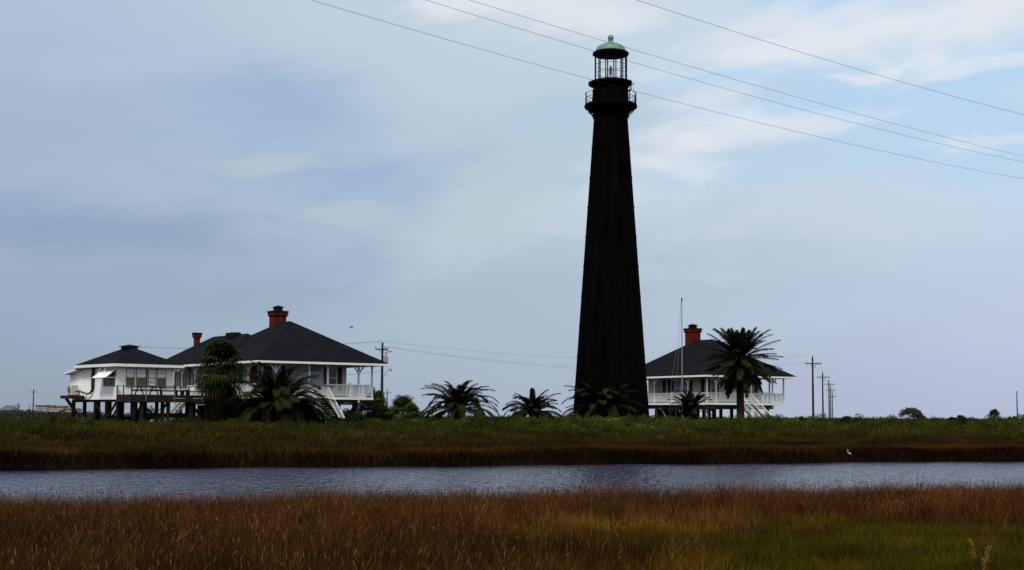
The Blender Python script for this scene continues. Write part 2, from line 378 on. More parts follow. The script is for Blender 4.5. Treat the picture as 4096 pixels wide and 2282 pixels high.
    prof = [(1.50, Z(38.78))]+[(1.48*cos(t)**1.05, Z(38.82)+.86*sin(t)) for t in [i*.12 for i in range(0, 11)]]+[(.36, Z(39.66)), (.33, Z(39.74))]
    d = MB().lathe(prof, 32).build('dome', M['copper'], r, smooth=True)
    rb_ = MB()
    for k in range(12):
        a = 2*pi*(k+.35)/12
        rb_.tube([((1.49*cos(t)**1.05)*cos(a), (1.49*cos(t)**1.05)*sin(a), Z(38.83)+.86*sin(t)) for t in [i*.2 for i in range(0, 7)]], .022, 5)
    rb_.build('standing_seam', M['copper'], d)
    MB().lathe([(.345, Z(39.68)), (.25, Z(39.80)), (.22, Z(39.86)), (.27, Z(39.9)), (.2, Z(39.95)), (.22, Z(40.0))]+[(.30*cos(t), Z(40.2)+.30*sin(t)) for t in [-.7+.25*i for i in range(0, 10)]]+[(.001, Z(40.5))], 20).build('ball_finial', M['copper'], r, smooth=True)
    lp = MB().lathe([(.17, Z(36.58)), (.175, Z(37.0)), (.15, Z(37.2)), (.08, Z(37.32)), (.06, Z(37.40)), (.01, Z(37.42))], 12).build('lamp', M['lens'], r)
    lg = MB()
    for k in range(4):
        a = pi/4*(2*k)+.2; lg.tube([(.17*cos(a), .17*sin(a), Z(35.88)), (.17*cos(a), .17*sin(a), Z(36.6))], .03, 5)
    lg.tube([(0, 0, Z(35.88)), (0, 0, Z(36.6))], .04, 6); lg.build('lamp_stand', M['lens'], lp)
    return r
lighthouse()

# ------------------------------------------------------------ raised houses
G0 = 1.4                                        # ground level under the houses
FZ, EZ = 4.74-G0, 7.66-G0                      # porch floor and eave underside, above the ground
def hip(mb, x0, y0, x1, y1, ze, rx0, ry0, rx1, ry1, zr):
    b = len(mb.v)
    mb.v += [(x0, y0, ze), (x1, y0, ze), (x1, y1, ze), (x0, y1, ze), (rx0, ry0, zr), (rx1, ry1, zr)]
    if abs(ry1-ry0) >= abs(rx1-rx0): fs = ((0, 1, 4), (1, 2, 5, 4), (2, 3, 5), (3, 0, 4, 5))
    else: fs = ((0, 1, 5, 4), (1, 2, 5), (2, 3, 4, 5), (3, 0, 4))
    mb.f += [tuple(b+i for i in q) for q in fs]+[(b+3, b+2, b+1, b)]
def frame_strips(x0, y0, x1, y1, z0, z1, t):
    mb = MB(); mb.box(x0, y0, z0, x1, y0+t, z1); mb.box(x0, y1-t, z0, x1, y1, z1)
    mb.box(x0, y0+t, z0, x0+t, y1-t, z1); mb.box(x1-t, y0+t, z0, x1, y1-t, z1); return mb
def wb(mb, face, W, s0, s1, z0, z1, d0, d1):
    """a box lying on a wall plane: 'u' faces -y at y=W, 'v' faces -x at x=W"""
    if face == 'u': mb.box(s0, W-d1, z0, s1, W-d0, z1)
    else: mb.box(W-d1, s0, z0, W-d0, s1, z1)
    return mb
def window(par, face, W, s0, s1, z0, z1, m=None, rows=(.5,), cols=(), fr='white', ft=.06):
    f = MB(); wb(f, face, W, s0, s0+ft, z0, z1, 0, .07); wb(f, face, W, s1-ft, s1, z0, z1, 0, .07)
    wb(f, face, W, s0+ft, s1-ft, z0, z0+ft, 0, .08); wb(f, face, W, s0+ft, s1-ft, z1-ft, z1, 0, .08)
    for q in rows: zz = z0+(z1-z0)*q; wb(f, face, W, s0+ft, s1-ft, zz-.025, zz+.025, 0, .06)
    for q in cols: ss = s0+(s1-s0)*q; wb(f, face, W, ss-.02, ss+.02, z0+ft, z1-ft, 0, .055)
    wo = f.build('window', M[fr], par)
    wb(MB(), face, W, s0+ft-.01, s1-ft+.01, z0+ft-.01, z1-ft+.01, .01, .03).build('pane', m or M['glass'], wo)
    return wo
def rail_bay(par, p, q, h=1.12, step=.135, name='railing', m=None, low=.16):
    p, q = Vector(p), Vector(q); d = q-p; n = max(2, int(d.length/step)); mb = MB(); u = Vector((0, 0, 1))
    mb.bar(p+u*h, q+u*h, .09, .07); mb.bar(p+u*low, q+u*low, .05, .06)
    for k in range(1, n): c = p+d*k/n; mb.bar(c+u*(low+.02), c+u*(h-.02), .042)
    return mb.build(name, m or M['white'], par)
def stair(par, x0, x1, y, z0, z1, run, axis='y'):
    """steps leaving the edge y towards -y (axis 'y') or leaving x=y towards -x (axis 'x')"""
    def T(a, t, z): return (a, y-t, z) if axis == 'y' else (y-t, a, z)
    n = 15; st = MB()
    for a in (x0+.05, x1-.05): st.bar(T(a, 0, z1-.25), T(a, run, z0-.25), .07, .26)
    so_ = st.build('stairs', M['soffit'], par)
    tr = MB()
    for k in range(n):
        t = run*(k+.5)/n; z = z1-(z1-z0)*(k+.6)/n
        a, b = T(x0+.1, t-.14, z-.045), T(x1-.1, t+.14, z); tr.box(min(a[0], b[0]), min(a[1], b[1]), a[2], max(a[0], b[0]), max(a[1], b[1]), b[2])
    tr.build('treads', M['floor'], so_)
    for a in (x0+.05, x1-.05):
        mb = MB(); mb.bar(T(a, 0, z1+.95), T(a, run, z0+.95), .065, .06); mb.bar(T(a, 0, z1+.12), T(a, run, z0+.12), .05, .06)
        for k in range(1, 24): t = run*k/24; z = z1-(z1-z0)*k/24; mb.bar(T(a, t, z+.12), T(a, t, z+.93), .026)
        mb.bar(T(a, run, z0-.3), T(a, run, z0+1.0), .09); mb.build('handrail', M['white'], so_)
    return so_
def chimney(par, cx, cy, w, z0, z1, hood=True, flash=True):
    c = MB(); h = w/2
    cap = .42
    prof = [(h, z0), (h, z1-cap-.18), (h+.12, z1-cap), (h+.12, z1-.16)]
    c.lathe([(r*2**.5, z) for r, z in prof], 4, (cx, cy), pi/4); co_ = c.build('chimney', M['brick'], par)
    MB().lathe([((h+.16)*2**.5, z1-.17), ((h+.16)*2**.5, z1)], 4, (cx, cy), pi/4).build('chimney_cap', M['soot'], co_)
    if hood:
        k = MB(); k.lathe([(h*.55*2**.5, z1-.02), (h*.55*2**.5, z1+.34)], 4, (cx, cy), pi/4); k.lathe([(h*.74*2**.5, z1+.33), (h*.74*2**.5, z1+.38), (.05, z1+.55)], 4, (cx, cy), pi/4)
        k.build('chimney_hood', M['soot'], co_)
    return co_
def brace(par, x, y, z, dx, dy, L=.85):
    MB().bar((x, y, z-L), (x+dx*L*.75, y+dy*L*.75, z-.02), .10, .12).build('post_brace', M['white'], par)

def keeper_house(name, loc, ang, LU, LV, label, ridge, zr, wing=None, front=None, side=None, side_posts=(), wx=2.25, shut=None):
    r = empty(name, loc, rad(ang), label=label, cat='house')
    O = 1.05                                   # roof overhang beyond the porch
    vend = wing[3] if wing else LV
    # roof
    rf = MB(); hip(rf, 0, 0, LU, LV, EZ+.24, *ridge, zr)
    if wing: x0, x1, y0, y1, ry0, ry1, zw = wing[0], wing[1], wing[2], wing[3], wing[4], wing[5], wing[6]; hip(rf, x0+.02, y0, x1, y1, EZ+.243, (x0+x1)/2, ry0, (x0+x1)/2, ry1, zw)
    roof = rf.build('roof', M['shingle'], r)
    fa = frame_strips(-.02, -.02, LU+.02, LV+.02, EZ, EZ+.20, .06)
    if wing: fa.box(-.018, LV+.03, EZ, .042, vend, EZ+.2); fa.box(-.018, vend+.002, EZ, wing[1], vend+.06, EZ+.2)
    fa.build('fascia', M['white'], r)
    so_ = MB(); so_.box(.06, .06, EZ+.10, LU-.06, LV-.06, EZ+.14)
    if wing: so_.box(.06, LV+.05, EZ+.10, wing[1]-.1, vend-.02, EZ+.14)
    so_.build('soffit', M['soffit'], r)
    # porch deck
    fl = MB(); fl.box(O, O, FZ-.10, LU-O, vend-O, FZ); fl.build('porch_floor', M['floor'], r)
    frame_strips(O-.04, O-.04, LU-O+.04, vend-O+.04, FZ-.26, FZ-.025, .07).build('deck_fascia', M['white'], r)
    bm_ = MB()
    for y in np.arange(O+1.4, vend-O, 3.3): bm_.box(O+.6, y-.12, FZ-.55, LU-O-.5, y+.12, FZ-.11)
    for x in (O+1.4, O+5.0, O+8.6, O+10.3): bm_.box(x-.1, O+.4, FZ-.72, x+.1, vend-O-.4, FZ-.552)
    bm_.build('floor_beams', M['soffit'], r)
    # walls
    wy, wy1, wx1 = O+1.8, vend-O-1.8, O+9.65
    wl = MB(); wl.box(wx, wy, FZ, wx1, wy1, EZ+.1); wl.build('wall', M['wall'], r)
    # piles and their struts
    k = 0
    for x in (O+1.4, O+4.8, O+8.6, O+10.3):
        for y in np.arange(O+1.4, vend-O, 3.3):
            MB().box(x-.15, y-.15, -1.2, x+.15, y+.15, FZ-.72).build('pile', M['redpile'] if (wing and k % 2 == 0) else M['pile'], r)
            k += 1
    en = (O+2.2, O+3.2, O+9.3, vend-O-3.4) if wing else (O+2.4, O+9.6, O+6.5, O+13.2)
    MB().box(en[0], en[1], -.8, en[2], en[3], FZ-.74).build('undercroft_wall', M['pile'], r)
    sm_ = M['wood'] if wing else M['soffit']
    for x in (O+1.4, O+4.8, O+8.6):
        MB().bar((x, O+1.55, .1), (x-1.5 if x < 4 else x+1.5, O+.5, FZ-.35), .14, .16).build('strut', sm_, r)
    for y in np.arange(O+1.4, vend-O-1, 3.3): MB().bar((O+1.25, y, .1), (O+.3, y+(1.4 if int(y) % 2 else -1.2), FZ-.35), .14, .16).build('strut', sm_, r)
    # posts and railings, front
    pu = [O+.08, O+1.4, O+4.8, O+6.7, O+10.0, LU-O-.08]
    for i, x in enumerate(pu):
        MB().box(x-.075, O+.005, FZ-(.5 if i == 4 else 0), x+.075, O+.155, EZ+.1).build('porch_post', M['white'], r)
        if i < 5 and i != 2: rail_bay(r, (x+.08, O+.08, FZ), (pu[i+1]-.08, O+.08, FZ))
    MB().box(pu[3]+2.28, O+.01, FZ-.05, pu[3]+2.46, O+.15, FZ+1.3).build('newel_post', M['white'], r)
    brace(r, pu[1], O+.08, EZ+.1, -1, 0); brace(r, pu[1], O+.08, EZ+.1, 1, 0); brace(r, pu[4], O+.08, EZ+.1, -1, 0); brace(r, pu[4], O+.08, EZ+.1, 1, 0)
    # gate of two leaves with a diagonal each
    for x0, x1, s in ((pu[2]+.1, (pu[2]+pu[3])/2-.02, 1), ((pu[2]+pu[3])/2+.02, pu[3]-.1, -1)):
        g_ = MB(); y = O+.08
        for q in np.linspace(x0+.03, x1-.03, 9): g_.bar((q, y, FZ+.08), (q, y, FZ+1.13), .045)
        for z in (FZ+.2, FZ+1.0): g_.bar((x0, y-.03, z), (x1, y-.03, z), .05, .08)
        a, c = (x0, x1) if s > 0 else (x1, x0); g_.bar((a, y-.05, FZ+.22), (c, y-.05, FZ+.98), .04, .07); g_.build('gate', M['white'], r)
    stair(r, pu[2], pu[3], O-.05, .05, FZ, 3.7 if wing else 4.7)
    # right-hand side and back posts
    xs = LU-O-.08
    for y in np.linspace(O+2.6, vend-O-.1, max(4, int((vend-2*O)/3.2))):
        MB().box(xs-.075, y-.075, FZ, xs+.075, y+.075, EZ+.1).build('porch_post', M['white'], r)
    py = [O+.16]+list(np.linspace(O+2.6, vend-O-.1, max(4, int((vend-2*O)/3.2))))
    for i in range(len(py)-1): rail_bay(r, (xs, py[i]+.08, FZ), (xs, py[i+1]-.08, FZ), step=.2)
    # left side
    xl = O+.08; sp = [O+.16]+[O+q for q in side_posts]
    for i, y in enumerate(sp):
        if i: MB().box(xl-.075, y-.075, FZ, xl+.075, y+.075, EZ+.1).build('porch_post', M['white'], r); brace(r, xl, y, EZ+.1, 0, -1); brace(r, xl, y, EZ+.1, 0, 1)
        if i+1 < len(sp): rail_bay(r, (xl, y+.08, FZ), (xl, sp[i+1]-.08, FZ))
    # openings
    for s0, s1, z0, z1 in front['win']: window(r, 'u', wy, O+s0, O+s1, FZ+z0, FZ+z1)
    for s0, s1, z0, z1 in front['shut']: wb(MB(), 'u', wy, O+s0, O+s1, FZ+z0, FZ+z1, .004, .05).build('shutter', M[shut[0]], r)
    for s0, s1 in front['door']:
        d = MB(); wb(d, 'u', wy, O+s0-.1, O+s0, FZ, FZ+2.75, 0, .06); wb(d, 'u', wy, O+s1, O+s1+.1, FZ, FZ+2.75, 0, .06); wb(d, 'u', wy, O+s0, O+s1, FZ+2.2, FZ+2.3, 0, .06)
        do = d.build('door', M['wall'], r); wb(MB(), 'u', wy, O+s0, O+s1, FZ+.02, FZ+2.2, .004, .03).build('door_leaf', M['door'], do)
        wb(MB(), 'u', wy, O+s0-.12, O+s1+.06, FZ+2.38, FZ+2.72, .004, .065).build('transom', M['glass'], do)
    for s0, s1, z0, z1 in side['win']: window(r, 'v', wx, O+s0, O+s1, FZ+z0, FZ+z1, cols=side.get('cols', ()))
    for s0, s1, z0, z1 in side['shut']: wb(MB(), 'v', wx, O+s0, O+s1, FZ+z0, FZ+z1, .004, .05).build('shutter', M[shut[1] if s0 > 12 or not wing else shut[0]], r)
    return r

frontA = dict(win=[(1.95, 2.75, .85, 2.7), (7.72, 8.6, .85, 2.7)], shut=[(1.45, 1.88, .6, 2.75), (2.82, 3.2, .6, 2.75), (7.25, 7.66, .6, 2.75), (8.68, 9.15, .6, 2.75)], door=[(3.9, 4.6), (5.95, 6.7)])
sideA = dict(win=[(21.15, 21.8, .5, 2.75), (18.95, 19.7, .5, 2.75), (5.6, 6.3, .6, 2.75), (14.2, 15.0, .6, 2.75), (10.2, 11.0, .6, 2.75), (2.6, 3.3, .6, 2.75)],
             shut=[(20.55, 21.08, .5, 2.8), (21.88, 22.4, .5, 2.8), (18.35, 18.88, .5, 2.8), (19.78, 20.15, .5, 2.8), (16.85, 17.75, .5, 2.8), (15.9, 16.45, .5, 2.8), (13.5, 14.1, .5, 2.8),
                   (6.38, 7.3, .5, 2.8), (3.4, 5.2, .5, 2.8), (1.9, 2.5, .5, 2.8), (9.4, 10.1, .5, 2.8)])
a0 = P(1026, 1440, 133)
HA = keeper_house('raised_keeper_house', (a0.x, 133, G0), 35.5, 13.6, 15.75, 'large white raised house with black hip roof, tall brick chimney and double stair gate',
                  (6.8, 6.9, 6.8, 8.9), 11.95-G0, wing=(0, 8.6, 6.6, 24.4, 10.9, 18.8, 10.85-G0), front=frontA, side=sideA, side_posts=(2.85, 6.2, 9.4, 12.0, 14.66, 17.9, 21.9), wx=2.25, shut=('redshut', 'pinkshut'))
chimney(HA, 6.8, 9.55, 1.22, 11.0-G0, 13.05-G0)
chimney(HA, 4.3, 22.8, .50, 8.2-G0, 11.42-G0, hood=False)
vb = MB().box(3.6, 12.6, 10.5-G0, 4.4, 14.4, 11.02-G0); vb.build('roof_vent', M['soot'], HA)
stair(HA, 16.6, 18.0, 1.0, .05, FZ, 3.4, axis='x')

frontB = dict(win=[(1.95, 2.75, .85, 2.7), (7.72, 8.6, .85, 2.7)], shut=[(1.45, 1.88, .6, 2.75), (2.82, 3.2, .6, 2.75), (7.25, 7.66, .6, 2.75), (8.68, 9.15, .6, 2.75)], door=[(3.9, 4.6), (5.95, 6.7)])
sideB = dict(win=[(10.85, 11.95, .85, 2.7), (7.2, 8.45, .85, 2.7), (5.75, 7.05, .85, 2.7), (14.2, 15.2, .85, 2.7)], cols=(.33, .66),
             shut=[(12.0, 12.6, .6, 2.75), (10.1, 10.78, .6, 2.75), (8.55, 9.75, .6, 2.75), (4.95, 5.65, .6, 2.75), (2.7, 3.3, .6, 2.75)])
b0 = P(2822, 1492, 172)
HB = keeper_house('raised_keeper_house', (b0.x, 172, G0), 31.5, 13.9, 17.6, 'white raised house with black hip roof behind the flagpole and tall palm',
                  (6.9, 7.6, 6.9, 10.4), 12.45-G0, front=frontB, side=sideB, side_posts=(3.6, 10.1, 15.2), wx=2.85, shut=('darkshut', 'darkshut'))
MB().box(1.05, 7.6, FZ-.05, 1.22, 7.78, FZ+1.3).build('newel_post', M['white'], HB)
chimney(HB, 6.9, 11.0, 1.35, 11.7-G0, 13.95-G0)

# ------------------------------------------------------------ small white annex on stilts with its deck
def annex():
    n0 = P(458, 1455, 130)
    r = empty('stilt_cottage', (n0.x, 130, G0), rad(41), label='small white stilt cottage with low black roof and brown wooden deck', cat='house')
    z = lambda a: a-G0
    o = .6; ez = z(7.40)
    rf = MB(); hip(rf, -.02, -.02, 6.72, 8.02, ez+.02, 3.35, 3.1, 3.35, 5.2, z(8.98)); roof = rf.build('roof', M['shingle'], r)
    frame_strips(-.04, -.04, 6.74, 8.04, ez-.23, ez+.015, .07).build('fascia', M['white'], r)
    so_ = MB().box(.04, .04, ez-.16, 6.66, 7.96, ez-.12); so_.build('soffit', M['soffit'], r)
    cp = MB(); cp.box(2.85, 3.3, z(8.72), 3.85, 4.6, z(9.08)); cp.lathe([(1.0, z(9.08)), (1.0, z(9.13)), (.05, z(9.30))], 4, (3.35, 3.95), pi/4); cp.build('roof_vent', M['soot'], roof)
    # lower lean-to roof at the back corner
    lt = MB()
    for dz, s in ((0, 1), (-.16, -1)):
        lt.poly(*[(x, y, zz+dz) for x, y, zz in ((.05, 7.7, ez-.26), (5.6, 7.7, ez-.26), (5.6, 10.35, ez-.62), (.05, 10.35, ez-.62))][::s])
    lt.poly((.05, 7.7, ez-.26), (.05, 10.35, ez-.62), (.05, 10.35, ez-.78), (.05, 7.7, ez-.42)); lt.poly((.05, 10.35, ez-.62), (5.6, 10.35, ez-.62), (5.6, 10.35, ez-.78), (.05, 10.35, ez-.78))
    lt.build('lean_to_roof', M['white'], r)
    wl = MB(); wl.box(o, o, z(4.32), 6.0, 7.5, ez-.13)
    b = len(wl.v)
    wl.v += [(o, 7.5, z(4.36)), (5.4, 7.5, z(4.36)), (5.4, 10.05, z(4.36)), (o, 10.05, z(4.36)), (o, 7.5, ez-.36), (5.4, 7.5, ez-.36), (5.4, 10.05, ez-.72), (o, 10.05, ez-.72)]
    wl.f += [tuple(b+i for i in q) for q in ((0, 3, 2, 1), (4, 5, 6, 7), (0, 1, 5, 4), (1, 2, 6, 5), (2, 3, 7, 6), (3, 0, 4, 7))]
    wl.build('wall', M['siding'], r)
    tr = MB(); tr.box(o-.03, o-.03, z(4.25), o+.09, o+.09, ez-.2); tr.build('corner_board', M['white'], r)
    MB().box(5.95, o-.25, ez-.55, 6.3, o+.05, ez-.32).build('gutter_end', M['white'], r)
    # deck-side windows: blinds half drawn
    zs, zt = z(5.45), z(7.04)
    for i, (s0, s1) in enumerate(((.8, 1.62), (1.78, 2.72), (2.92, 3.66), (3.76, 4.66))):
        w = window(r, 'u', o, o+s0, o+s1, zs, zt, M['screen'] if i != 2 else M['blind'], rows=(.26, .50, .76), fr='frame', ft=.05)
        wb(MB(), 'u', o, o+s0+.05, o+s1-.05, zs+(zt-zs)*.51, zt-.05, .031, .04).build('blind', M['blind'], w)
    dp = MB(); wb(dp, 'u', o, o+2.76, o+2.86, zs, zt, 0, .03); dp.build('dark_mullion', M['pipe'], r)
    # window under the awning on the side wall
    w = window(r, 'v', o, o+.35, o+2.55, z(5.5), z(7.0), rows=(.34,), cols=(.30, .45), fr='frame', ft=.05)
    aw = MB(); y0, y1 = o+.15, o+2.75
    A = [(o-.03, y0, z(6.98)), (o-.03, y1, z(6.98)), (o-1.05, y1, z(6.22)), (o-1.05, y0, z(6.22))]
    aw.poly(*A); aw.poly(*[(x, y, zz-.03) for x, y, zz in A[::-1]])
    for i in range(4): p, q = A[i], A[(i+1) % 4]; aw.poly(p, (p[0], p[1], p[2]-.03), (q[0], q[1], q[2]-.03), q)
    ao = aw.build('awning', M['awning'], r)
    ar = MB()
    for y in (o+1.2, o+2.3): ar.tube([(o-.9, y, z(6.33)), (o-.45, y, ez-.2)], .02, 5)
    for y in (y0+.05, y1-.05): ar.tube([(o-1.0, y, z(6.22)), (o, y, z(6.22))], .02, 5)
    ar.build('awning_arm', M['white'], ao)
    # dark duct down the wall and the hose to the cooling unit
    MB().box(o-.18, o+4.35, z(5.35), o-.005, o+4.75, ez-.16).build('wall_duct', M['pipe'], r)
    MB().tube([(o-.1, o+4.55, z(5.45)), (o-.12, o+4.6, z(5.15)), (o-.2, o+4.85, z(4.9)), (o-.3, o+5.3, z(4.82)), (o-.4, o+5.9, z(4.98)), (o-.5, o+6.6, z(5.08)), (o-.55, o+7.05, z(5.05))], [.13, .12, .09, .075, .07, .065, .06], 8).build('hose', M['pipe'], r)
    MB().tube([(o-.3, o+5.3, z(4.8)), (o-.1, o+5.9, z(4.2)), (o, o+6.5, z(3.4))], .02, 5).build('drain_pipe', M['pipe'], r)
    pf = MB(); pf.box(o-1.15, o+6.4, z(4.42), o-.02, o+8.9, z(4.70)); pf.box(o-1.0, o+6.2, z(4.25), o-.05, o+6.38, z(4.6))
    pf.bar((o-.75, o+8.5, z(4.42)), (o+.2, o+6.8, z(2.2)), .22, .2); pf.build('platform', M['wood'], r)
    # stilts
    for y in (o+.25, o+2.4, o+4.6, o+6.8, o+9.1):
        for x in (o+.25, o+2.7, o+5.1):
            MB().tube([(x, y, -1.2), (x, y, z(4.33))], .17, 10).build('stilt', M['pile'], r)
    sb = MB(); sb.box(o+.1, o+.1, z(4.1), o+.35, 9.8, z(4.31)); sb.box(5.5, o+.1, z(4.1), 5.75, 9.8, z(4.31))
    sb.bar((o+.25, o+2.4, z(2.6)), (o+.25, o+.4, z(4.2)), .12, .18); sb.bar((o+.25, o+4.6, z(4.2)), (o+.25, o+3, z(2.5)), .12, .18)
    for x in (o+2.7, o+5.1): sb.bar((x, o+2.4, z(2.3)), (x, o+.4, z(4.2)), .1, .16); sb.bar((x, o+6.8, z(2.3)), (x, o+4.6, z(4.2)), .1, .16)
    sb.bar((o+.25, o+2.4, z(2.7)), (o+5.1, o+2.4, z(2.7)), .14, .26); sb.build('cross_beam', M['pile'], r)
    # deck
    x0, x1, y0, y1 = o, o+8.35, o-2.52, o-.03
    dk = MB()
    ny_ = 16
    for k in range(ny_): ya = y0+(y1-y0)*k/ny_; dk.box(x0, ya, z(4.68), x1, ya+(y1-y0)/ny_-.012, z(4.73))
    d = dk.build('deck', M['wood'], r)
    jb = MB(); jb.box(x0-.04, y0-.06, z(4.10), x1+.04, y0-.003, z(4.44)); jb.box(x0-.03, y0-.058, z(4.46), x1+.03, y0-.006, z(4.70)); jb.box(x0-.06, y0, z(4.10), x0-.003, y1, z(4.69)); jb.box(x1+.003, y0, z(4.10), x1+.06, y1, z(4.69))
    jb.build('rim_joist', M['wood'], d)
    for k in range(7):
        x = x0+.07+(x1-x0-.14)*k/6; MB().box(x-.05, y0-.115, z(4.12), x+.05, y0-.062, z(5.46)).build('rail_post', M['greywood'] if k % 2 else M['wood'], d)
    for y in (y0+1.1, y1-.15): MB().box(x0-.118, y-.05, z(4.12), x0-.062, y+.05, z(5.46)).build('rail_post', M['wood'], d)
    for y in (y0+.4, y0+1.4): MB().box(x1+.062, y-.05, z(4.12), x1+.118, y+.05, z(5.46)).build('rail_post', M['greywood'], d)
    rl = MB(); rl.box(x0-.16, y0-.18, z(5.46), x1+.16, y0+.0, z(5.52)); rl.box(x0-.16, y0+.003, z(5.462), x0+.0, y1, z(5.518)); rl.box(x1, y0+.003, z(5.462), x1+.16, y1, z(5.518)); rl.build('top_rail', M['greywood'], d)
    rm = MB(); rm.box(x0+.1, y0-.058, z(5.02), x1-.1, y0-.02, z(5.10)); rm.build('middle_rail', M['darkwood'], d)
    for x, m in ((x0+.5, 'pile'), (x0+1.2, 'wood'), (x0+3.2, 'pile'), (x0+3.75, 'wood'), (x0+5.95, 'wood'), (x1-.25, 'wood')):
        MB().box(x-.13, y0+.12, -1.2, x+.13, y0+.38, z(4.67)).build('deck_pile', M[m], d)
    for x in (x0+1.6, x0+4.2, x0+6.6): MB().box(x-.12, y1-.5, -1.2, x+.12, y1-.26, z(4.67)).build('deck_pile', M['pile'], d)
    bb = MB(); bb.box(x0, y0+.1, z(4.12), x1, y0+.4, z(4.32)); bb.box(x0, y1-.5, z(4.12), x1, y1-.28, z(4.32)); bb.bar((x0+3.2, y0+.6, z(2.5)), (x0+.9, y0+.6, z(4.3)), .1, .14); bb.bar((x0+5.95, y0+.5, z(4.25)), (x0+7.6, y0+.5, z(2.3)), .1, .14); bb.box(x0+.4, y0+.5, z(2.75), x0+5.9, y0+.62, z(3.15)); bb.build('deck_beam', M['pile'], d)
    # things on the deck and platform
    Mx = Matrix.Translation((n0.x, 130, G0)) @ Matrix.Rotation(rad(41), 4, 'Z')
    at = lambda x, y, zz: Mx @ Vector((x, y, z(zz)))
    ra = rad(41)
    ac = empty('air_conditioner', at(o-.55, o+7.65, 4.70), ra, label='beige outdoor air conditioner on the platform beside the cottage wall', cat='air conditioner')
    MB().box(-.28, -.5, .05, .28, .5, .92).build('casing', M['acbeige'], ac)
    f = MB(); f.tube([(-.285, .1, .5), (-.31, .1, .5)], .34, 20); f.build('fan_grille', M['screen'], ac); fr = MB(); fr.tube([(-.31+0*k, .1+.34*cos(k*pi/12), .5+.34*sin(k*pi/12)) for k in range(25)], .02, 5, False); fr.build('fan_ring', M['acbeige'], ac)
    MB().box(-.26, -.46, 0, .26, -.36, .05).box(-.26, .36, 0, .26, .46, .05).build('feet', M['soot'], ac)
    pt = empty('picnic_table', at(x0+2.0, y0+.95, 4.73), ra, label='dark wooden picnic table behind the deck rail of the cottage', cat='table')
    t = MB(); [t.box(-.95, -.36+.15*k, .70, .95, -.36+.15*k+.135, .745) for k in range(5)]; t.build('tabletop', M['darkwood'], pt)
    for s in (-1, 1):
        q = MB(); [q.box(-.95, s*.72-.14+.145*k, .42, .95, s*.72-.14+.145*k+.135, .46) for k in range(2)]; q.build('seat', M['darkwood'], pt)
        l = MB(); l.bar((s*.7, -.78, 0), (s*.7, -.2, .70), .05, .1, (1, 0, 0)); l.bar((s*.7, .78, 0), (s*.7, .2, .70), .05, .1, (1, 0, 0)); l.bar((s*.76, -.85, .38), (s*.76, .85, .38), .05, .1); l.build('leg_frame', M['darkwood'], pt)
    def bench(x, y, rz, w, label):
        bn = empty('bench', at(x, y, 4.73), ra+rz, label=label, cat='bench', group='benches on the cottage deck')
        MB().box(-w/2, -.2, .42, w/2, .2, .47).build('seat', M['darkwood'], bn)
        b_ = MB(); [b_.box(-w/2, .20, .60+.16*k, w/2, .24, .70+.16*k) for k in range(2)]; b_.build('backrest', M['darkwood'], bn)
        for s in (-1, 1): MB().box(s*(w/2-.1)-.04, -.18, 0, s*(w/2-.1)+.04, .18, .42).box(s*(w/2-.1)-.035, .17, .42, s*(w/2-.1)+.035, .2, .86).build('leg', M['darkwood'], bn)
    bench(x0+4.5, y0+1.6, 0, 1.7, 'long dark bench with backrest on the deck in front of the windows')
    bench(x0+5.6, y0+.7, pi/2, 1.2, 'short dark bench standing crosswise beside the white chair on deck')
    ch = empty('garden_chair', at(x0+6.2, y0+.6, 4.73), ra-.3, label='small white garden chair on the brown deck behind its rail', cat='chair')
    MB().box(-.27, -.25, .36, .27, .25, .40).build('seat', M['white'], ch)
    q = MB(); [q.box(-.25+.11*k, .25, .40, -.25+.11*k+.07, .29, .82) for k in range(5)]; q.box(-.28, .245, .80, .28, .295, .86); q.build('backrest', M['white'], ch)
    for sx in (-1, 1):
        MB().box(sx*.27-.03, -.28, .56, sx*.27+.03, .26, .60).build('armrest', M['white'], ch)
        for sy in (-1, 1): MB().box(sx*.25-.025, sy*.23-.025, 0, sx*.25+.025, sy*.23+.025, .56 if sy < 0 else .36).build('leg', M['white'], ch)
annex()

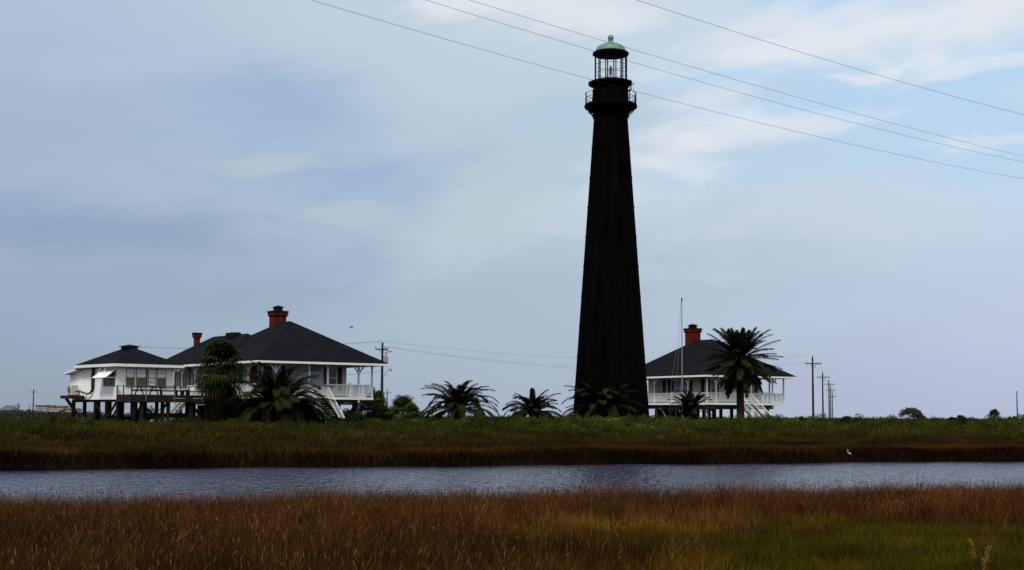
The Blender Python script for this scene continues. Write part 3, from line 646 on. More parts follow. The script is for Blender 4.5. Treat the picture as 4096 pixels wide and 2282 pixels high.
# ------------------------------------------------------------ palms
def add_fronds(out, tints, n, L, e_lo, e_hi, droop, base, rng, dens=46, wl=.075, ll=.56, azs=None, jitter=.25):
    V, F = out
    for i in range(n):
        t = (i+.5)/n; el = e_lo+(e_hi-e_lo)*t+rng.normal(0, .12)
        az = (i*2.399963+rng.normal(0, jitter)) if azs is None else azs[i]
        l = L*(.82+.26*rng.random())*(.88 if el > 1.1 else 1)
        d = droop*(.6+.75*rng.random())*(.4 if (e_lo < -1 and el < -.1) else 1)
        # rachis
        pts = []; p = np.array(base, float)+np.array([cos(az), sin(az), 0])*.12; ns = 14; cur = el
        side_w = rng.normal(0, .12)
        a = az
        for k in range(ns+1):
            pts.append(p.copy()); p = p+np.array([cos(a)*cos(cur), sin(a)*cos(cur), sin(cur)])*l/ns
            cur -= d/ns*(.35+1.5*k/ns); a += side_w/ns
        pts = np.array(pts); col = np.array([.0130, .0175, .0042])*(.65+.6*rng.random())*np.array([1+.35*rng.random(), 1, 1])
        if el < -.35: col = col*np.array([1.05, .9, .8])
        b0 = len(V)
        up = np.array([0, 0, 1.])
        # rachis as thin strip prism
        for k in range(ns+1):
            q = pts[k]; tw = .055*(1-k/ns)+.014; tg = pts[min(k+1, ns)]-pts[max(k-1, 0)]; tg /= np.linalg.norm(tg); sd = np.cross(tg, up); sd /= max(np.linalg.norm(sd), 1e-6)
            V += [q-sd*tw, q+sd*tw, q-np.cross(sd, tg)*tw*1.2]; tints += [col*1.15]*3
        for k in range(ns):
            o = b0+3*k
            F += [(o, o+1, o+4, o+3), (o+1, o+2, o+5, o+4), (o+2, o, o+3, o+5)]
        for j in range(dens):
            s = .10+.9*(j+.5)/dens; x = s*ns; k = min(int(x), ns-1); f = x-k
            q = pts[k]*(1-f)+pts[k+1]*f; tg = pts[k+1]-pts[k]; tg /= np.linalg.norm(tg)
            sd = np.cross(tg, up); nn = np.linalg.norm(sd); sd = sd/nn if nn > 1e-4 else np.array([1., 0, 0]); nu = np.cross(sd, tg)
            ln = l*ll*.42*(math.sin(pi*min(1, .18+.82*s))**.55*.9+.12)
            for sg in (-1, 1):
                dr = tg*(1.15+.3*rng.random())+sd*sg*.62+nu*(.18+.12*rng.normal())-up*.22; dr /= np.linalg.norm(dr)
                tip = q+dr*ln-up*ln*.20; mid = q+dr*ln*.5; wv = np.cross(dr, nu); wv = wv/np.linalg.norm(wv)*wl*.5
                o = len(V); V += [q, mid-wv, tip, mid+wv]; c2 = col*(.8+.4*rng.random()); tints += [c2]*4; F.append((o, o+1, o+2, o+3))
def date_palm(px, yc, Y, R, label, trunk_top, n=54, e_lo=-.5, seed=1, trunk_r=.34, dens=44, droop=1.35, fruit=True, group='date palms growing around the lighthouse'):
    rng = np.random.default_rng(seed); c = P(px, yc, Y); gz = float(ground_z(c.x, Y))
    r = empty('date_palm', (c.x, Y, gz), label=label, cat='palm tree', group=group)
    h = c.z-gz
    pr = []
    m = max(4, int(h/.22))
    for k in range(m+1):
        z = -.3+(h+.3)*k/m; q = trunk_r*(1.12-.16*k/m)*(1+.05*(k % 2))
        pr.append((q, z))
    pr += [(trunk_r*1.25, h+.1), (trunk_r*.9, h+.45), (.05, h+.6)]
    MB().lathe(pr, 14).build('trunk', M['trunk'], r)
    V, F, T = [], [], []
    add_fronds((V, F), T, n, R, e_lo, 1.45, droop, (0, 0, h+.25), rng, dens=dens)
    o = MB(); o.v = [tuple(v) for v in V]; o.f = F; o.build('crown', M['leaf'], r, tint=T)
    if fruit:
        f = MB()
        for k in range(7):
            a = rng.random()*2*pi; q = .4*R/3.2
            pts = [(0, 0, h+.3)]+[(cos(a)*q*s, sin(a)*q*s, h+.35+.35*math.sin(s*1.3)-.12*s*s) for s in (.7, 1.4, 2.0)]
            f.tube(pts, [.05, .06, .13, .05], 6)
        f.build('fruit_stalk', M['fruit'], r)
    return r
date_palm(2960, 1446, 150, 3.95, 'tallest palm, thick bare trunk and hanging fronds before the right-hand house', 9, n=96, e_lo=-1.15, seed=3, trunk_r=.36, dens=80, droop=.5)
date_palm(1112, 1662, 127.5, 5.5, 'large dark low palm spreading in front of the stairs of the left house', 5, n=80, e_lo=0, seed=12, dens=84, droop=1.45)
date_palm(1835, 1650, 135, 3.75, 'low spreading palm with orange stalks halfway between left house and lighthouse', 4, n=72, e_lo=-.05, seed=22, dens=70, droop=1.5)
date_palm(2130, 1668, 138, 3.0, 'smaller low palm standing clear just left of the lighthouse foot', 3.5, dens=64, n=60, e_lo=-.05, seed=31, trunk_r=.28, droop=1.5, fruit=False)
date_palm(2405, 1656, 136, 3.8, 'dark low palm in front of the black base of the lighthouse', 4, n=72, e_lo=-.05, seed=44, dens=70, droop=1.45)
date_palm(2765, 1650, 150, 2.45, 'small stiff palm at the foot of the flagpole', 3.4, dens=64, n=42, e_lo=0, seed=52, trunk_r=.26, droop=.95, fruit=False)

def fan_leaf(V, F, T, base, az, el, pet, rl, rng, col):
    d = np.array([cos(az)*cos(el), sin(az)*cos(el), sin(el)]); up = np.array([0, 0, 1.])
    sd = np.cross(d, up); sd /= max(np.linalg.norm(sd), 1e-5); nu = np.cross(sd, d)
    hub = np.array(base)+d*pet-up*.12*pet
    o = len(V); w = .035
    V += [np.array(base)-sd*w, np.array(base)+sd*w, hub+sd*w*.6, hub-sd*w*.6]; T += [col*1.3]*4; F.append((o, o+1, o+2, o+3))
    n = 22
    for k in range(n):
        a = (k/(n-1)-.5)*rad(250); q = rl*(.75+.3*cos(a*.55))*(.92+.14*rng.random())
        dir_ = d*cos(a)+sd*sin(a); fold = nu*(.10 if k % 2 else -.02)
        mid = hub+(dir_+fold)*q*.58; tip = hub+dir_*q-up*q*(.22+.22*rng.random()); wv = np.cross(dir_, nu); wv = wv/np.linalg.norm(wv)*q*.058
        o = len(V); V += [hub, mid-wv, tip, mid+wv]; c2 = col*(.8+.4*rng.random()); T += [c2]*4; F.append((o, o+1, o+2, o+3))
def fan_palm(c, n, rl, label, seed, spread=.8, pet=1.0, green=(.017, .030, .007), trunk_r=.24, skirt=True, e0=-.75, e1=1.4, hz=1.2, group=None):
    rng = np.random.default_rng(seed); gz = float(ground_z(c.x, c.y)); h = c.z-gz
    r = empty('fan_palm', (c.x, c.y, gz), label=label, cat='palm tree', group=group)
    MB().lathe([(trunk_r*1.2, -.3), (trunk_r, .6), (trunk_r*.95, h*.7), (trunk_r*1.2, h+.1), (.05, h+.4)], 12).build('trunk', M['trunk'], r)
    V, F, T = [], [], []
    for i in range(n):
        t = (i+.5)/n; el = e0+(e1-e0)*t+rng.normal(0, .12); az = i*2.4+rng.normal(0, .3)
        col = np.array(green)*(.6+.8*rng.random())*np.array([1+.5*rng.random(), 1, 1]); col = np.array([.0125, .0085, .0038])*(.6+.7*rng.random()) if el < -.75 else col
        fan_leaf(V, F, T, (0, 0, h+hz*(t-.55)), az, el, pet*(.8+.4*rng.random()), rl*(.85+.3*rng.random()), rng, col)
    o = MB(); o.v = [tuple(v) for v in V]; o.f = F; o.build('crown', M['leaf'], r, tint=T)
    if skirt:
        V, F, T = [], [], []
        for i in range(46):
            az = rng.random()*2*pi; fan_leaf(V, F, T, (0, 0, h-.6-2.9*rng.random()), az, -1.15+.2*rng.normal(), .5, rl*.75, rng, np.array([1., 1, 1]))
        o = MB(); o.v = [tuple(v) for v in V]; o.f = F; o.build('skirt', M['skirt'], r)
    return r
fan_palm(P(884, 1475, 130.5), 66, 1.45, 'tall bushy fan palm between the cottage deck and the left house', 5, pet=1.15, trunk_r=.3, hz=1.5, e0=-1.25, green=(.0135, .0235, .0045))
for i, (px, py, Y, n, s, lb) in enumerate(((1612, 1640, 139, 26, .95, 'bright green fan palm at the right end of the bushes beside left house'),
                                          (1500, 1620, 150, 26, 1.1, 'low fan palm rising out of the bushes right of the left house'),
                                          (1648, 1668, 137, 18, .7, 'smallest fan palm sprawling low beside the bright green one'))):
    fan_palm(P(px, py, Y), n, s, lb, 60+i, pet=.7, trunk_r=.16, skirt=False, e0=-.1, hz=.6, green=(.024, .048, .008), group='fan palms right of the left house')
fan_palm(P(3978, 1666, 330), 30, 1.0, 'distant lone fan palm above the scrub at the far right', 77, pet=.8, trunk_r=.3, skirt=False, e0=-.5, hz=.6, green=(.022, .034, .018))

# ------------------------------------------------------------ shrubs, bushes and grass
def leaf_cloud(cent, radii, counts, size, cols, rng, squash=.8):
    """many small leaf faces through a set of ellipsoidal clumps"""
    cent = np.asarray(cent, float); N = int(np.sum(counts)); idx = np.repeat(np.arange(len(cent)), counts)
    u = rng.normal(size=(N, 3)); u /= np.linalg.norm(u, axis=1)[:, None]; u[:, 2] = np.where(u[:, 2] < -.3, -u[:, 2], u[:, 2])
    rr = np.asarray(radii)[idx][:, None]*(.35+.65*rng.random((N, 1))**.5)*(1+.28*np.sin(u[:, :1]*5+idx[:, None])*np.cos(u[:, 2:3]*6+idx[:, None]*1.7))
    p = cent[idx]+u*rr*np.array([1, 1, squash])
    a = rng.normal(size=(N, 3)); a[:, 2] = np.abs(a[:, 2])+.3; a /= np.linalg.norm(a, axis=1)[:, None]
    b = np.cross(a, rng.normal(size=(N, 3))); b /= np.linalg.norm(b, axis=1)[:, None]
    s = (np.asarray(size)[idx] if np.ndim(size) else np.full(N, size))[:, None]*(.6+.8*rng.random((N, 1)))
    V = np.stack([p-a*s, p+b*s*.45, p+a*s*1.3, p-b*s*.45], 1).reshape(-1, 3)
    F = np.arange(4*N).reshape(-1, 4); C = np.repeat(np.asarray(cols)[idx]*(.65+.7*rng.random((N, 1))), 4, axis=0)
    return V, F, C
def patch(x, y, s, o=0.0):
    """smooth value 0..1 for natural patches of vegetation"""
    return .5+.5*np.sin(x*s+o+1.3*np.sin(y*s*.7+o*2))*np.cos(y*s*1.3-o+np.sin(x*s*.45+o))
def thicket():
    """separate mounded shrubs of several clumps each, over a thin cover of low growth"""
    rng = np.random.default_rng(5); N = 1740
    x = rng.uniform(-54, 76, N); dm = 26+6*((x > -30) & (x < 4)); d = 16.5+dm*rng.random(N)**.8; y = farshore(x)+d
    keep = (np.abs(x) < .40*y+5) & (rng.random(N) < np.where((x < 0) & (d < 34), .34, 1)) & (patch(x, y, .7, 6)+.55*rng.random(N) > .38); x, y, d = x[keep], y[keep], d[keep]
    z = ground_z(x, y); n = len(x); t = (d-16.5)/26
    capz = np.interp(x, [-60, -33, -28, -10, 0, 8], [2.95, 2.9, 2.5, 2.6, 3.15, 3.2])
    H = (.45+1.25*sm(t*1.9))*(.72+.75*rng.random(n))*(.75+.5*patch(x, y, .33, 2))
    top = np.minimum(z+H, capz-.1+.7*(patch(x, y*.5, .8, 1)-.5)+.5*(rng.random(n)-.45)+.5*(rng.random(n) < .10)*1.3*rng.random(n)); H = np.maximum(top-z, .3)
    q = patch(x, y, .21, 1)[:, None]
    green, olive, brown, lite = [np.array(c) for c in ((.027, .034, .0034), (.038, .034, .0046), (.038, .022, .0052), (.052, .054, .0100))]
    r0 = rng.random((n, 1)); col = np.where(r0 < .12, brown, np.where(r0 > .86, lite, green*q+olive*(1-q))); col = col*np.interp(x, [-12, 4], [.72, 1])[:, None]; col = np.where((t[:, None] < .2) & (r0 < .5), brown, col)*(.5+.8*rng.random((n, 1)))
    k = 7; ix = np.repeat(np.arange(n), k); a = rng.random(n*k)*2*pi; rr = rng.random(n*k)**.6; W = (.45+.75*H)[ix]
    cx, cy = x[ix]+np.cos(a)*rr*W*1.1, y[ix]+np.sin(a)*rr*W*.8; u = 1-.55*rr**2
    R = np.clip(H[ix]*(.20+.16*rng.random(n*k)), .12, .5)
    c = np.stack([cx, cy, z[ix]+np.maximum(H[ix]*u*(.78+.22*rng.random(n*k))-R*.8, .08)], 1)
    cnt = np.clip(330*R**1.5, 22, 110).astype(int)
    V, F, C = leaf_cloud(c, R, cnt, .042+.016*rng.random(n*k), col[ix]*(.7+.6*rng.random((n*k, 1))), rng, .95)
    m = 6000; x2 = rng.uniform(-54, 76, m); d2 = 15+34*rng.random(m); y2 = farshore(x2)+d2; kk = np.abs(x2) < .40*y2+5; x2, y2 = x2[kk], y2[kk]; m = len(x2)
    V2, F2, C2 = leaf_cloud(np.stack([x2, y2, ground_z(x2, y2)+.12], 1), .35+.35*rng.random(m), np.full(m, 34), .055, np.array([.021, .019, .0036])*(.4+.9*rng.random((m, 1))), rng, .8)
    o = bulk('shrub_thicket', np.concatenate([V, V2]), [F, F2+len(V)], M['leaf'], np.concatenate([C, C2])*np.array([1.28, 1.38, 1.25]))
    tag(o, 'dense low olive green scrub along the far bank in front of the houses', 'scrub', kind='stuff')
thicket()
def backscrub():
    """flat scrub and grass running back to the horizon"""
    rng = np.random.default_rng(8); N = 2600
    y = 150*(1+6*rng.random(N)**1.6); x = (rng.random(N)*2-1)*.38*y; z = ground_z(x, y); s = np.sqrt(y/150)
    h = (.5+.9*patch(x, y, .04, 3))*(.6+.6*rng.random(N))
    c = np.stack([x, y, z+h*.4], 1); col = np.array([.024, .029, .012])*(.6+.7*rng.random((N, 1)))
    V, F, C = leaf_cloud(c, h*s*1.1, np.full(N, 34), .16*s, col, rng, .55)
    o = bulk('far_scrub', V, [F], M['leaf'], C); tag(o, 'flat greenish scrub stretching back behind the houses to the horizon', 'scrub', kind='stuff')
backscrub()

def bush(px, py, Y, rx, h, label, seed, col=(.015, .022, .005), name='bush', group=None, leaf=.065, n=16, sparse=1.0, cat='bush'):
    rng = np.random.default_rng(seed); c = P(px, py, Y); gz = float(ground_z(c.x, Y)); top = c.z-gz
    r = empty(name, (c.x, Y, gz), label=label, cat=cat, group=group)
    cs, rs = [], []
    for k in range(n):
        a, q = rng.random()*2*pi, rng.random()**.5; z = top-h*(.15+.7*q**2*(.5+.5*rng.random())); cs.append((cos(a)*q*rx*.85, sin(a)*q*rx*.6, z)); rs.append(h*(.20+.14*rng.random()))
    cols = np.array(col)*(.6+.8*rng.random((n, 1)))
    V, F, C = leaf_cloud(cs, rs, np.full(n, int(430*sparse)), leaf, cols, rng)
    bulk('crown', V, [F], M['leaf'], C, parent=r)
    t = MB()
    for k in range(5):
        q = cs[rng.integers(n)]; t.tube([((k-2)*.08, 0, -.2), (q[0]*.3, q[1]*.3, top*.35), q], [.11*h/3+.02, .07*h/3+.015, .02], 6)
    t.build('trunk', M['stem'], r)
bush(1475, 1602, 149, 3.8, 2.8, 'large dark bush right behind the stairs of the left house', 1, group='bushes right of the left house', n=22)
bush(1575, 1622, 146, 3.4, 2.2, 'mid-sized green bush beside the right corner of left house', 2, col=(.013, .020, .005), group='bushes right of the left house', n=18)
bush(1400, 1640, 140, 1.6, 1.5, 'lowest bush spreading just under the left house porch corner', 3, col=(.017, .023, .007), group='bushes right of the left house', n=12)
bush(3400, 1664, 139, .9, 1.2, 'small dark bush poking above the scrub right of the telephone poles', 4, col=(.012, .019, .006), group='bushes on the scrub skyline', n=9)
bush(3835, 1662, 143, 1.2, 1.4, 'dark rounded bush on the scrub skyline left of the distant palm', 5, col=(.011, .019, .006), group='bushes on the scrub skyline', n=10)
bush(3645, 1633, 420, 3.6, 3.8, 'broad grey-green tree with airy dome crown on the right horizon', 6, col=(.046, .050, .030), name='dome_tree', leaf=.13, n=34, sparse=.6, cat='tree')  # leaves paler and greyer, haze put into their colour
bush(4085, 1660, 400, 4.0, 2.2, 'hazy grey shrub at the foot of the far right pole', 9, col=(.035, .036, .030), leaf=.2, n=14, sparse=.6)
bush(3215, 1668, 160, .8, 1.0, 'small leafy bush beside the stairs of the right house', 10, col=(.020, .032, .010), n=8)
bush(1345, 1668, 127.0, 2.4, 1.25, 'low green bush hiding the foot of the left house stairs', 21, n=14)
bush(735, 1686, 127.5, 2.2, 1.0, 'low dark bush under the right half of the cottage deck', 22, col=(.013, .018, .004), n=12)
bush(3075, 1668, 165, 2.4, 1.2, 'low leafy bush in front of the foot of the right house stairs', 23, col=(.018, .025, .006), n=14)
bush(600, 1628, 160, 2.2, 2.6, 'pale bush glimpsed between the stilts beneath the cottage', 12, col=(.026, .030, .012), n=14, sparse=.7)

def blades(name, x, y, h, w, cols, label, cat, rng, lean=.25, plume=None, mat_='grass', tilt=None):
    n = len(x); z = ground_z(x, y)-.04
    a = rng.random(n)*2*pi; f = np.stack([np.cos(a), np.sin(a), np.zeros(n)], 1)       # blade face direction
    wind = np.array([.10, .03, 0]); l = rng.normal(size=(n, 3))*lean; l[:, 2] = 0; l += wind*lean*1.6; l = l if tilt is None else l+tilt
    b = np.stack([x, y, z], 1); hv = h[:, None]
    p1 = b+hv*.55*(np.array([0, 0, 1])+l*.45); p2 = b+hv*(np.array([0, 0, 1])*(1-.25*np.linalg.norm(l, axis=1)[:, None])+l*1.25)
    wv = f*w[:, None]*.5
    V = np.stack([b-wv, b+wv, p1-wv*.85, p1+wv*.85, p2], 1); k = np.arange(n)[:, None]*5
    Fq = k+np.array([0, 1, 3, 2]); Ft = k+np.array([2, 3, 4]); C = np.repeat(cols, 5, axis=0)
    V = V.reshape(-1, 3); Fs = [Fq, Ft]
    if plume is not None:
        m = np.nonzero(plume[0])[0]; pc = plume[1]; q = p2[m]; dr = l[m]*.9+np.array([.02, 0, .75])+rng.normal(size=(len(m), 3))*.20; dr /= np.linalg.norm(dr, axis=1)[:, None]
        pl = (.05+.07*rng.random((len(m), 1)))*plume[2]; wd = np.cross(dr, rng.normal(size=(len(m), 3))); wd /= np.linalg.norm(wd, axis=1)[:, None]; wd *= .0045*plume[2]+.06*pl*.35
        st = q-dr*pl*.35; md = st+dr*pl*.55; hd = rng.normal(size=(len(m), 3))*.14; tp = md+(dr+hd*np.array([1, 1, .3]))*pl*.7
        V2 = np.stack([st, md-wd, tp, md+wd], 1).reshape(-1, 3); F2 = np.arange(4*len(m)).reshape(-1, 4)+len(V)
        V = np.concatenate([V, V2]); Fs.append(F2); C = np.concatenate([C, np.repeat(pc, 4, axis=0)])
    o = bulk(name, V, Fs, M[mat_], C); tag(o, label, cat, kind='stuff'); return o

def far_marsh():
    rng = np.random.default_rng(15); N = 290000
    x = rng.uniform(-54, 76, N); d = np.where(x < 3, 46, 26)*rng.random(N)**1.25-.7; y = farshore(x)+d
    k = np.abs(x) < .40*y+5; x, y, d = x[k], y[k], d[k]; n = len(x); t = np.clip(d/24, 0, 1); back = sm((d-15)/12)
    h = (.38+.30*patch(x, y, .5, 1)+.15*patch(x, y, 1.7, 4)+.25*rng.random(n))*(1-.2*t)*(1+.75*back)
    c_shade = np.array([.0115, .0060, .0018]); c_rust = np.array([.050, .020, .0040]); c_ol = np.array([.024, .0175, .0035])  # waterline grass: shade among the stems put into its dark colour
    u = patch(x, y*2.2, .13, 3)[:, None]; v = rng.random((n, 1))
    dd = 2.0+2.4*(patch(x, y*0, .35, 2)-.5)+2.6*(rng.random(n)-.5); col = np.where(d[:, None] < dd[:, None], c_shade*(.6+.9*v), c_rust*u+c_ol*(1-u)); col = np.where((d[:, None] > 9) & (v < .62), c_ol*(.5+.9*patch(x, y*1.5, .22, 6)[:, None]), col)
    grn = np.where(rng.random((n, 1)) < .55, np.array([.0215, .0225, .0034]), np.array([.030, .0225, .0050])); col = np.where(rng.random((n, 1)) < back[:, None]*.9, grn*1.5, col)
    col = col*(.5+.9*rng.random((n, 1)))*(.35+.8*patch(x, y*1.7, .28, 9)[:, None]+.5*patch(x, y, 1.1, 3)[:, None])
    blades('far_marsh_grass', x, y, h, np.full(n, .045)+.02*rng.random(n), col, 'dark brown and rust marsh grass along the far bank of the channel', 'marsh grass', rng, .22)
far_marsh()

def near_marsh():
    """tussocks: every tussock has its own height, tint and lean, with dark gaps between"""
    rng = np.random.default_rng(16); NC = 19500
    y = 15.0+39*rng.random(NC)**.95; x = (rng.random(NC)*2-1)*(.375*y+2.6); k = y < nearshore(x)+.3; x, y = x[k], y[k]; nc = len(x)
    d = nearshore(x)-y; side = x/y
    gp = sm((side+.02+.20*(patch(x, y, .35, 2)-.5))/.16)*sm((38-y+6*(patch(x, y, .3, 5)-.5))/6)     # short green turf, right front
    low = sm((33-y+5*(patch(x, y, .4, 8)-.5))/11); edge = sm(1-d/3.0)*np.where(side < -.05, 1, .35)
    fringe = (gp > .28)*(gp < .72)*(patch(x, y, .6, 9)+.3*patch(x, y, 2.1, 3) > .86)
    pg = np.clip(.10+.42*low+.75*gp+.85*edge, 0, .97); cg = rng.random(nc) < pg
    q = rng.random((nc, 1))
    rust, tan, pink, dk, och = [np.array(c) for c in ((.040, .0120, .0026), (.088, .038, .0105), (.060, .026, .0130), (.0070, .0030, .0008), (.050, .0195, .0036))]
    gr, gd, gy_ = [np.array(c) for c in ((.0200, .0205, .0014), (.0075, .0090, .0012), (.038, .0265, .0025))]
    cb = np.where(q < .34, rust, np.where(q < .50, tan, np.where(q < .66, pink, np.where(q < .74, och, dk))))
    cgc = np.where(q < .45, gr, np.where(q < .68, gd, np.where(q < .86, gy_, gr*1.3)))
    cgc = np.where(edge[:, None] > .4, gd*1.2, cgc)
    ccol = np.where(cg[:, None], cgc, cb); ccol = np.where(fringe[:, None] & (q < .75), np.array([.082, .042, .0070]), ccol)
    ccol = ccol*(.42+.75*patch(x, y, .9, 6)[:, None]+.45*patch(x, y, 2.9, 2)[:, None])*(1+.6*gp[:, None])*(1-.28*(low*(1-gp))[:, None])*np.array([1.34, 1.20, .95])*(.7+.6*rng.random((nc, 1)))
    ch = np.where(cg, .66+.22*rng.random(nc), .76+.38*rng.random(nc))*(.75+.3*patch(x, y, .55, 3))*(1-.50*gp)
    cl = rng.normal(size=(nc, 2))*.10
    nb = (26+14*rng.random(nc)+10*gp).astype(int); ix = np.repeat(np.arange(nc), nb); n = len(ix)
    sg = np.where(cg, .17, .12)[ix]; r = rng.normal(size=(n, 2))*sg[:, None]
    X, Y = x[ix]+r[:, 0], y[ix]+r[:, 1]; ok = Y < nearshore(X)+.5; ix, X, Y, r = ix[ok], X[ok], Y[ok], r[ok]; n = len(ix)
    h = ch[ix]*(.55+.55*rng.random(n)); stem = rng.random(n) < .035; h = np.where(stem, h*1.30, h)
    col = ccol[ix]*(.5+.9*rng.random((n, 1))); col = np.where((stem & ~cg[ix])[:, None], np.array([.150, .070, .0120])*(.4+.9*rng.random((n, 1))), col)
    w = (.0042+.0050*rng.random(n)**2)*(Y/26)**.9*np.where(stem, .8, 1)
    pm = (~cg[ix]) & (h > .62) & (rng.random(n) < .16); m = int(pm.sum())
    pcol = np.where(rng.random((m, 1)) < .5, np.array([.130, .062, .026]), np.array([.075, .030, .0095]))*(.3+.9*rng.random((m, 1)))
    blades('near_marsh_grass', X, Y, h, w, col, 'rusty brown and green marsh grass filling the foreground bank', 'marsh grass', rng, .13, (pm, pcol, 1.0), tilt=np.concatenate([cl[ix]+r*.9, np.zeros((n, 1))], 1))
near_marsh()
def reeds():
    rng = np.random.default_rng(17); n = 420
    x = rng.uniform(-17, 20, n); y = nearshore(x)-rng.random(n)*2.2+.2; h = .78+.28*rng.random(n)+.6*(rng.random(n) < .12)*rng.random(n)
    blades('tall_reed', x, y, h, np.full(n, .017), np.array([.009, .0105, .003])*(.6+.8*rng.random((n, 1))), 'sparse tall dark reed stems sticking up along the near water edge', 'reeds', rng, .10)
reeds()

def goldenrod():
    c = P(3925, 2255, 21.5); gz = float(ground_z(c.x, 21.5)); rng = np.random.default_rng(4)
    r = empty('goldenrod', (c.x, 21.5, gz), label='yellow flowering goldenrod plant in the grass at the lower right', cat='plant')
    st, V, F, T = MB(), [], [], []
    for dx, dy, h, bend in ((-.06, 0, .80, -.12), (.07, .03, .68, .05), (.02, -.04, .55, .03)):
        pts = [(dx*.3, dy, 0), (dx, dy, h*.5), (dx+bend*.4, dy, h*.85), (dx+bend, dy, h)]; st.tube(pts, [.008, .007, .005, .003], 5)
        fl = MB(); fl.tube([Vector(pts[1]).lerp(Vector(pts[2]), .38), pts[2], pts[3]], [.006, .007, .003], 6)
        for k in range(40):
            t = rng.random()*.36+.64; q = Vector(pts[2]).lerp(Vector(pts[3]), max(0, (t-.85)/.15)) if t > .85 else Vector(pts[1]).lerp(Vector(pts[2]), (t-.5)/.35)
            o = Vector(rng.normal(size=3)*.017); s = .006+.006*rng.random(); a = q+o
            fl.box(a.x-s, a.y-s, a.z-s, a.x+s, a.y+s, a.z+s*.7)
        fl.build('flower_spike', M['flower'], r)
        for k in range(16):
            t = .15+.5*rng.random(); q = Vector(pts[0]).lerp(Vector(pts[1]), min(1, t*2)) if t < .5 else Vector(pts[1]).lerp(Vector(pts[2]), (t-.5)/.35); a = rng.random()*6.28
            o = len(V); e = q+Vector((cos(a)*.09, sin(a)*.09, .03)); sdv = Vector((-sin(a), cos(a), 0))*.011; m_ = q.lerp(e, .5)
            V += [q, m_-sdv, e, m_+sdv]; F.append((o, o+1, o+2, o+3)); T += [np.array([.06, .075, .014])]*4
    st.build('stem', M['stem'], r)
    l = MB(); l.v = [tuple(v) for v in V]; l.f = F; l.build('leaves', M['leaf'], r, tint=T)
goldenrod()

# ------------------------------------------------------------ birds
def egret():
    c = P(3397, 1806, 104); gz = float(ground_z(c.x, 104)); H = .62
    r = empty('egret', (c.x, 104, gz), rad(200), label='white egret standing with raised neck in the brown far bank grass', cat='bird')
    b = MB()
    b.tube([(-.36, 0, H-.02), (-.25, 0, H+.02), (-.08, 0, H+.10), (.10, 0, H+.17), (.20, 0, H+.24)], [.02, .075, .12, .10, .05], 12)
    b.tube([(.16, 0, H+.20), (.25, 0, H+.30), (.24, 0, H+.40), (.19, 0, H+.50), (.20, 0, H+.60), (.25, 0, H+.65), (.31, 0, H+.65)], [.06, .045, .032, .028, .03, .042, .02], 10)
    r.scale = (.50, .50, .50); bo = b.build('body', M['feather'], r, smooth=True)
    MB().tube([(.30, 0, H+.65), (.44, 0, H+.63)], [.016, .004], 6).build('beak', M['beak'], r)
    for s in (-.05, .05): MB().tube([(.0, s, H+.06), (-.06, s, H*.5), (.0, s, 0)], [.018, .011, .010], 6).build('leg', M['bird'], r)
egret()
def flying_bird():
    c = P(1405, 1310, 170)
    r = empty('flying_bird', c, rad(20), label='tiny dark bird flying in the sky right of the big chimney', cat='bird')
    MB().tube([(-.22, 0, 0), (-.1, 0, .02), (.08, 0, .03), (.2, 0, .04), (.27, 0, .03)], [.015, .06, .07, .045, .01], 8).build('body', M['bird'], r)
    for s in (-1, 1):
        w = MB(); w.poly((.08, s*.04, .05), (.12, s*.25, .12), (.0, s*.5, .07), (-.1, s*.22, .10), (-.08, s*.04, .05)); w.poly((-.08, s*.04, .04), (-.1, s*.22, .09), (.0, s*.5, .06), (.12, s*.25, .11), (.08, s*.04, .04)); w.build('wing', M['bird'], r)
flying_bird()

# ------------------------------------------------------------ flagpole
def flagpole():
    t = P(2727, 1195, 152); gz = float(ground_z(t.x, 152)); h = t.z-gz
    r = empty('flagpole', (t.x, 152, gz), label='thin bare flagpole with slack ropes in front of the right-hand house', cat='flagpole')
    MB().tube([(0, 0, .5), (0, 0, h*.6), (0, 0, h)], [.065, .055, .04], 10).build('shaft', M['steel'], r)
    MB().tube([(0, 0, h-.3), (0, 0, h+.06)], [.05, .065], 8).build('truck', M['soot'], r)
    MB().tube([(0, 0, -.4), (0, 0, .9)], [.12, .1], 10).build('base', M['rust'], r)
    for o in (1.25, .62):
        rp = MB(); rp.tube([(-.06, 0, h-.1), (-.06-o*.28, .05, h*.68), (-.06-o*.75, .05, h*.42), (-.06-o, .05, h*.2), (-.06-o*.7, .05, .4)], .010, 4); rp.build('rope', M['insul'], r)
flagpole()

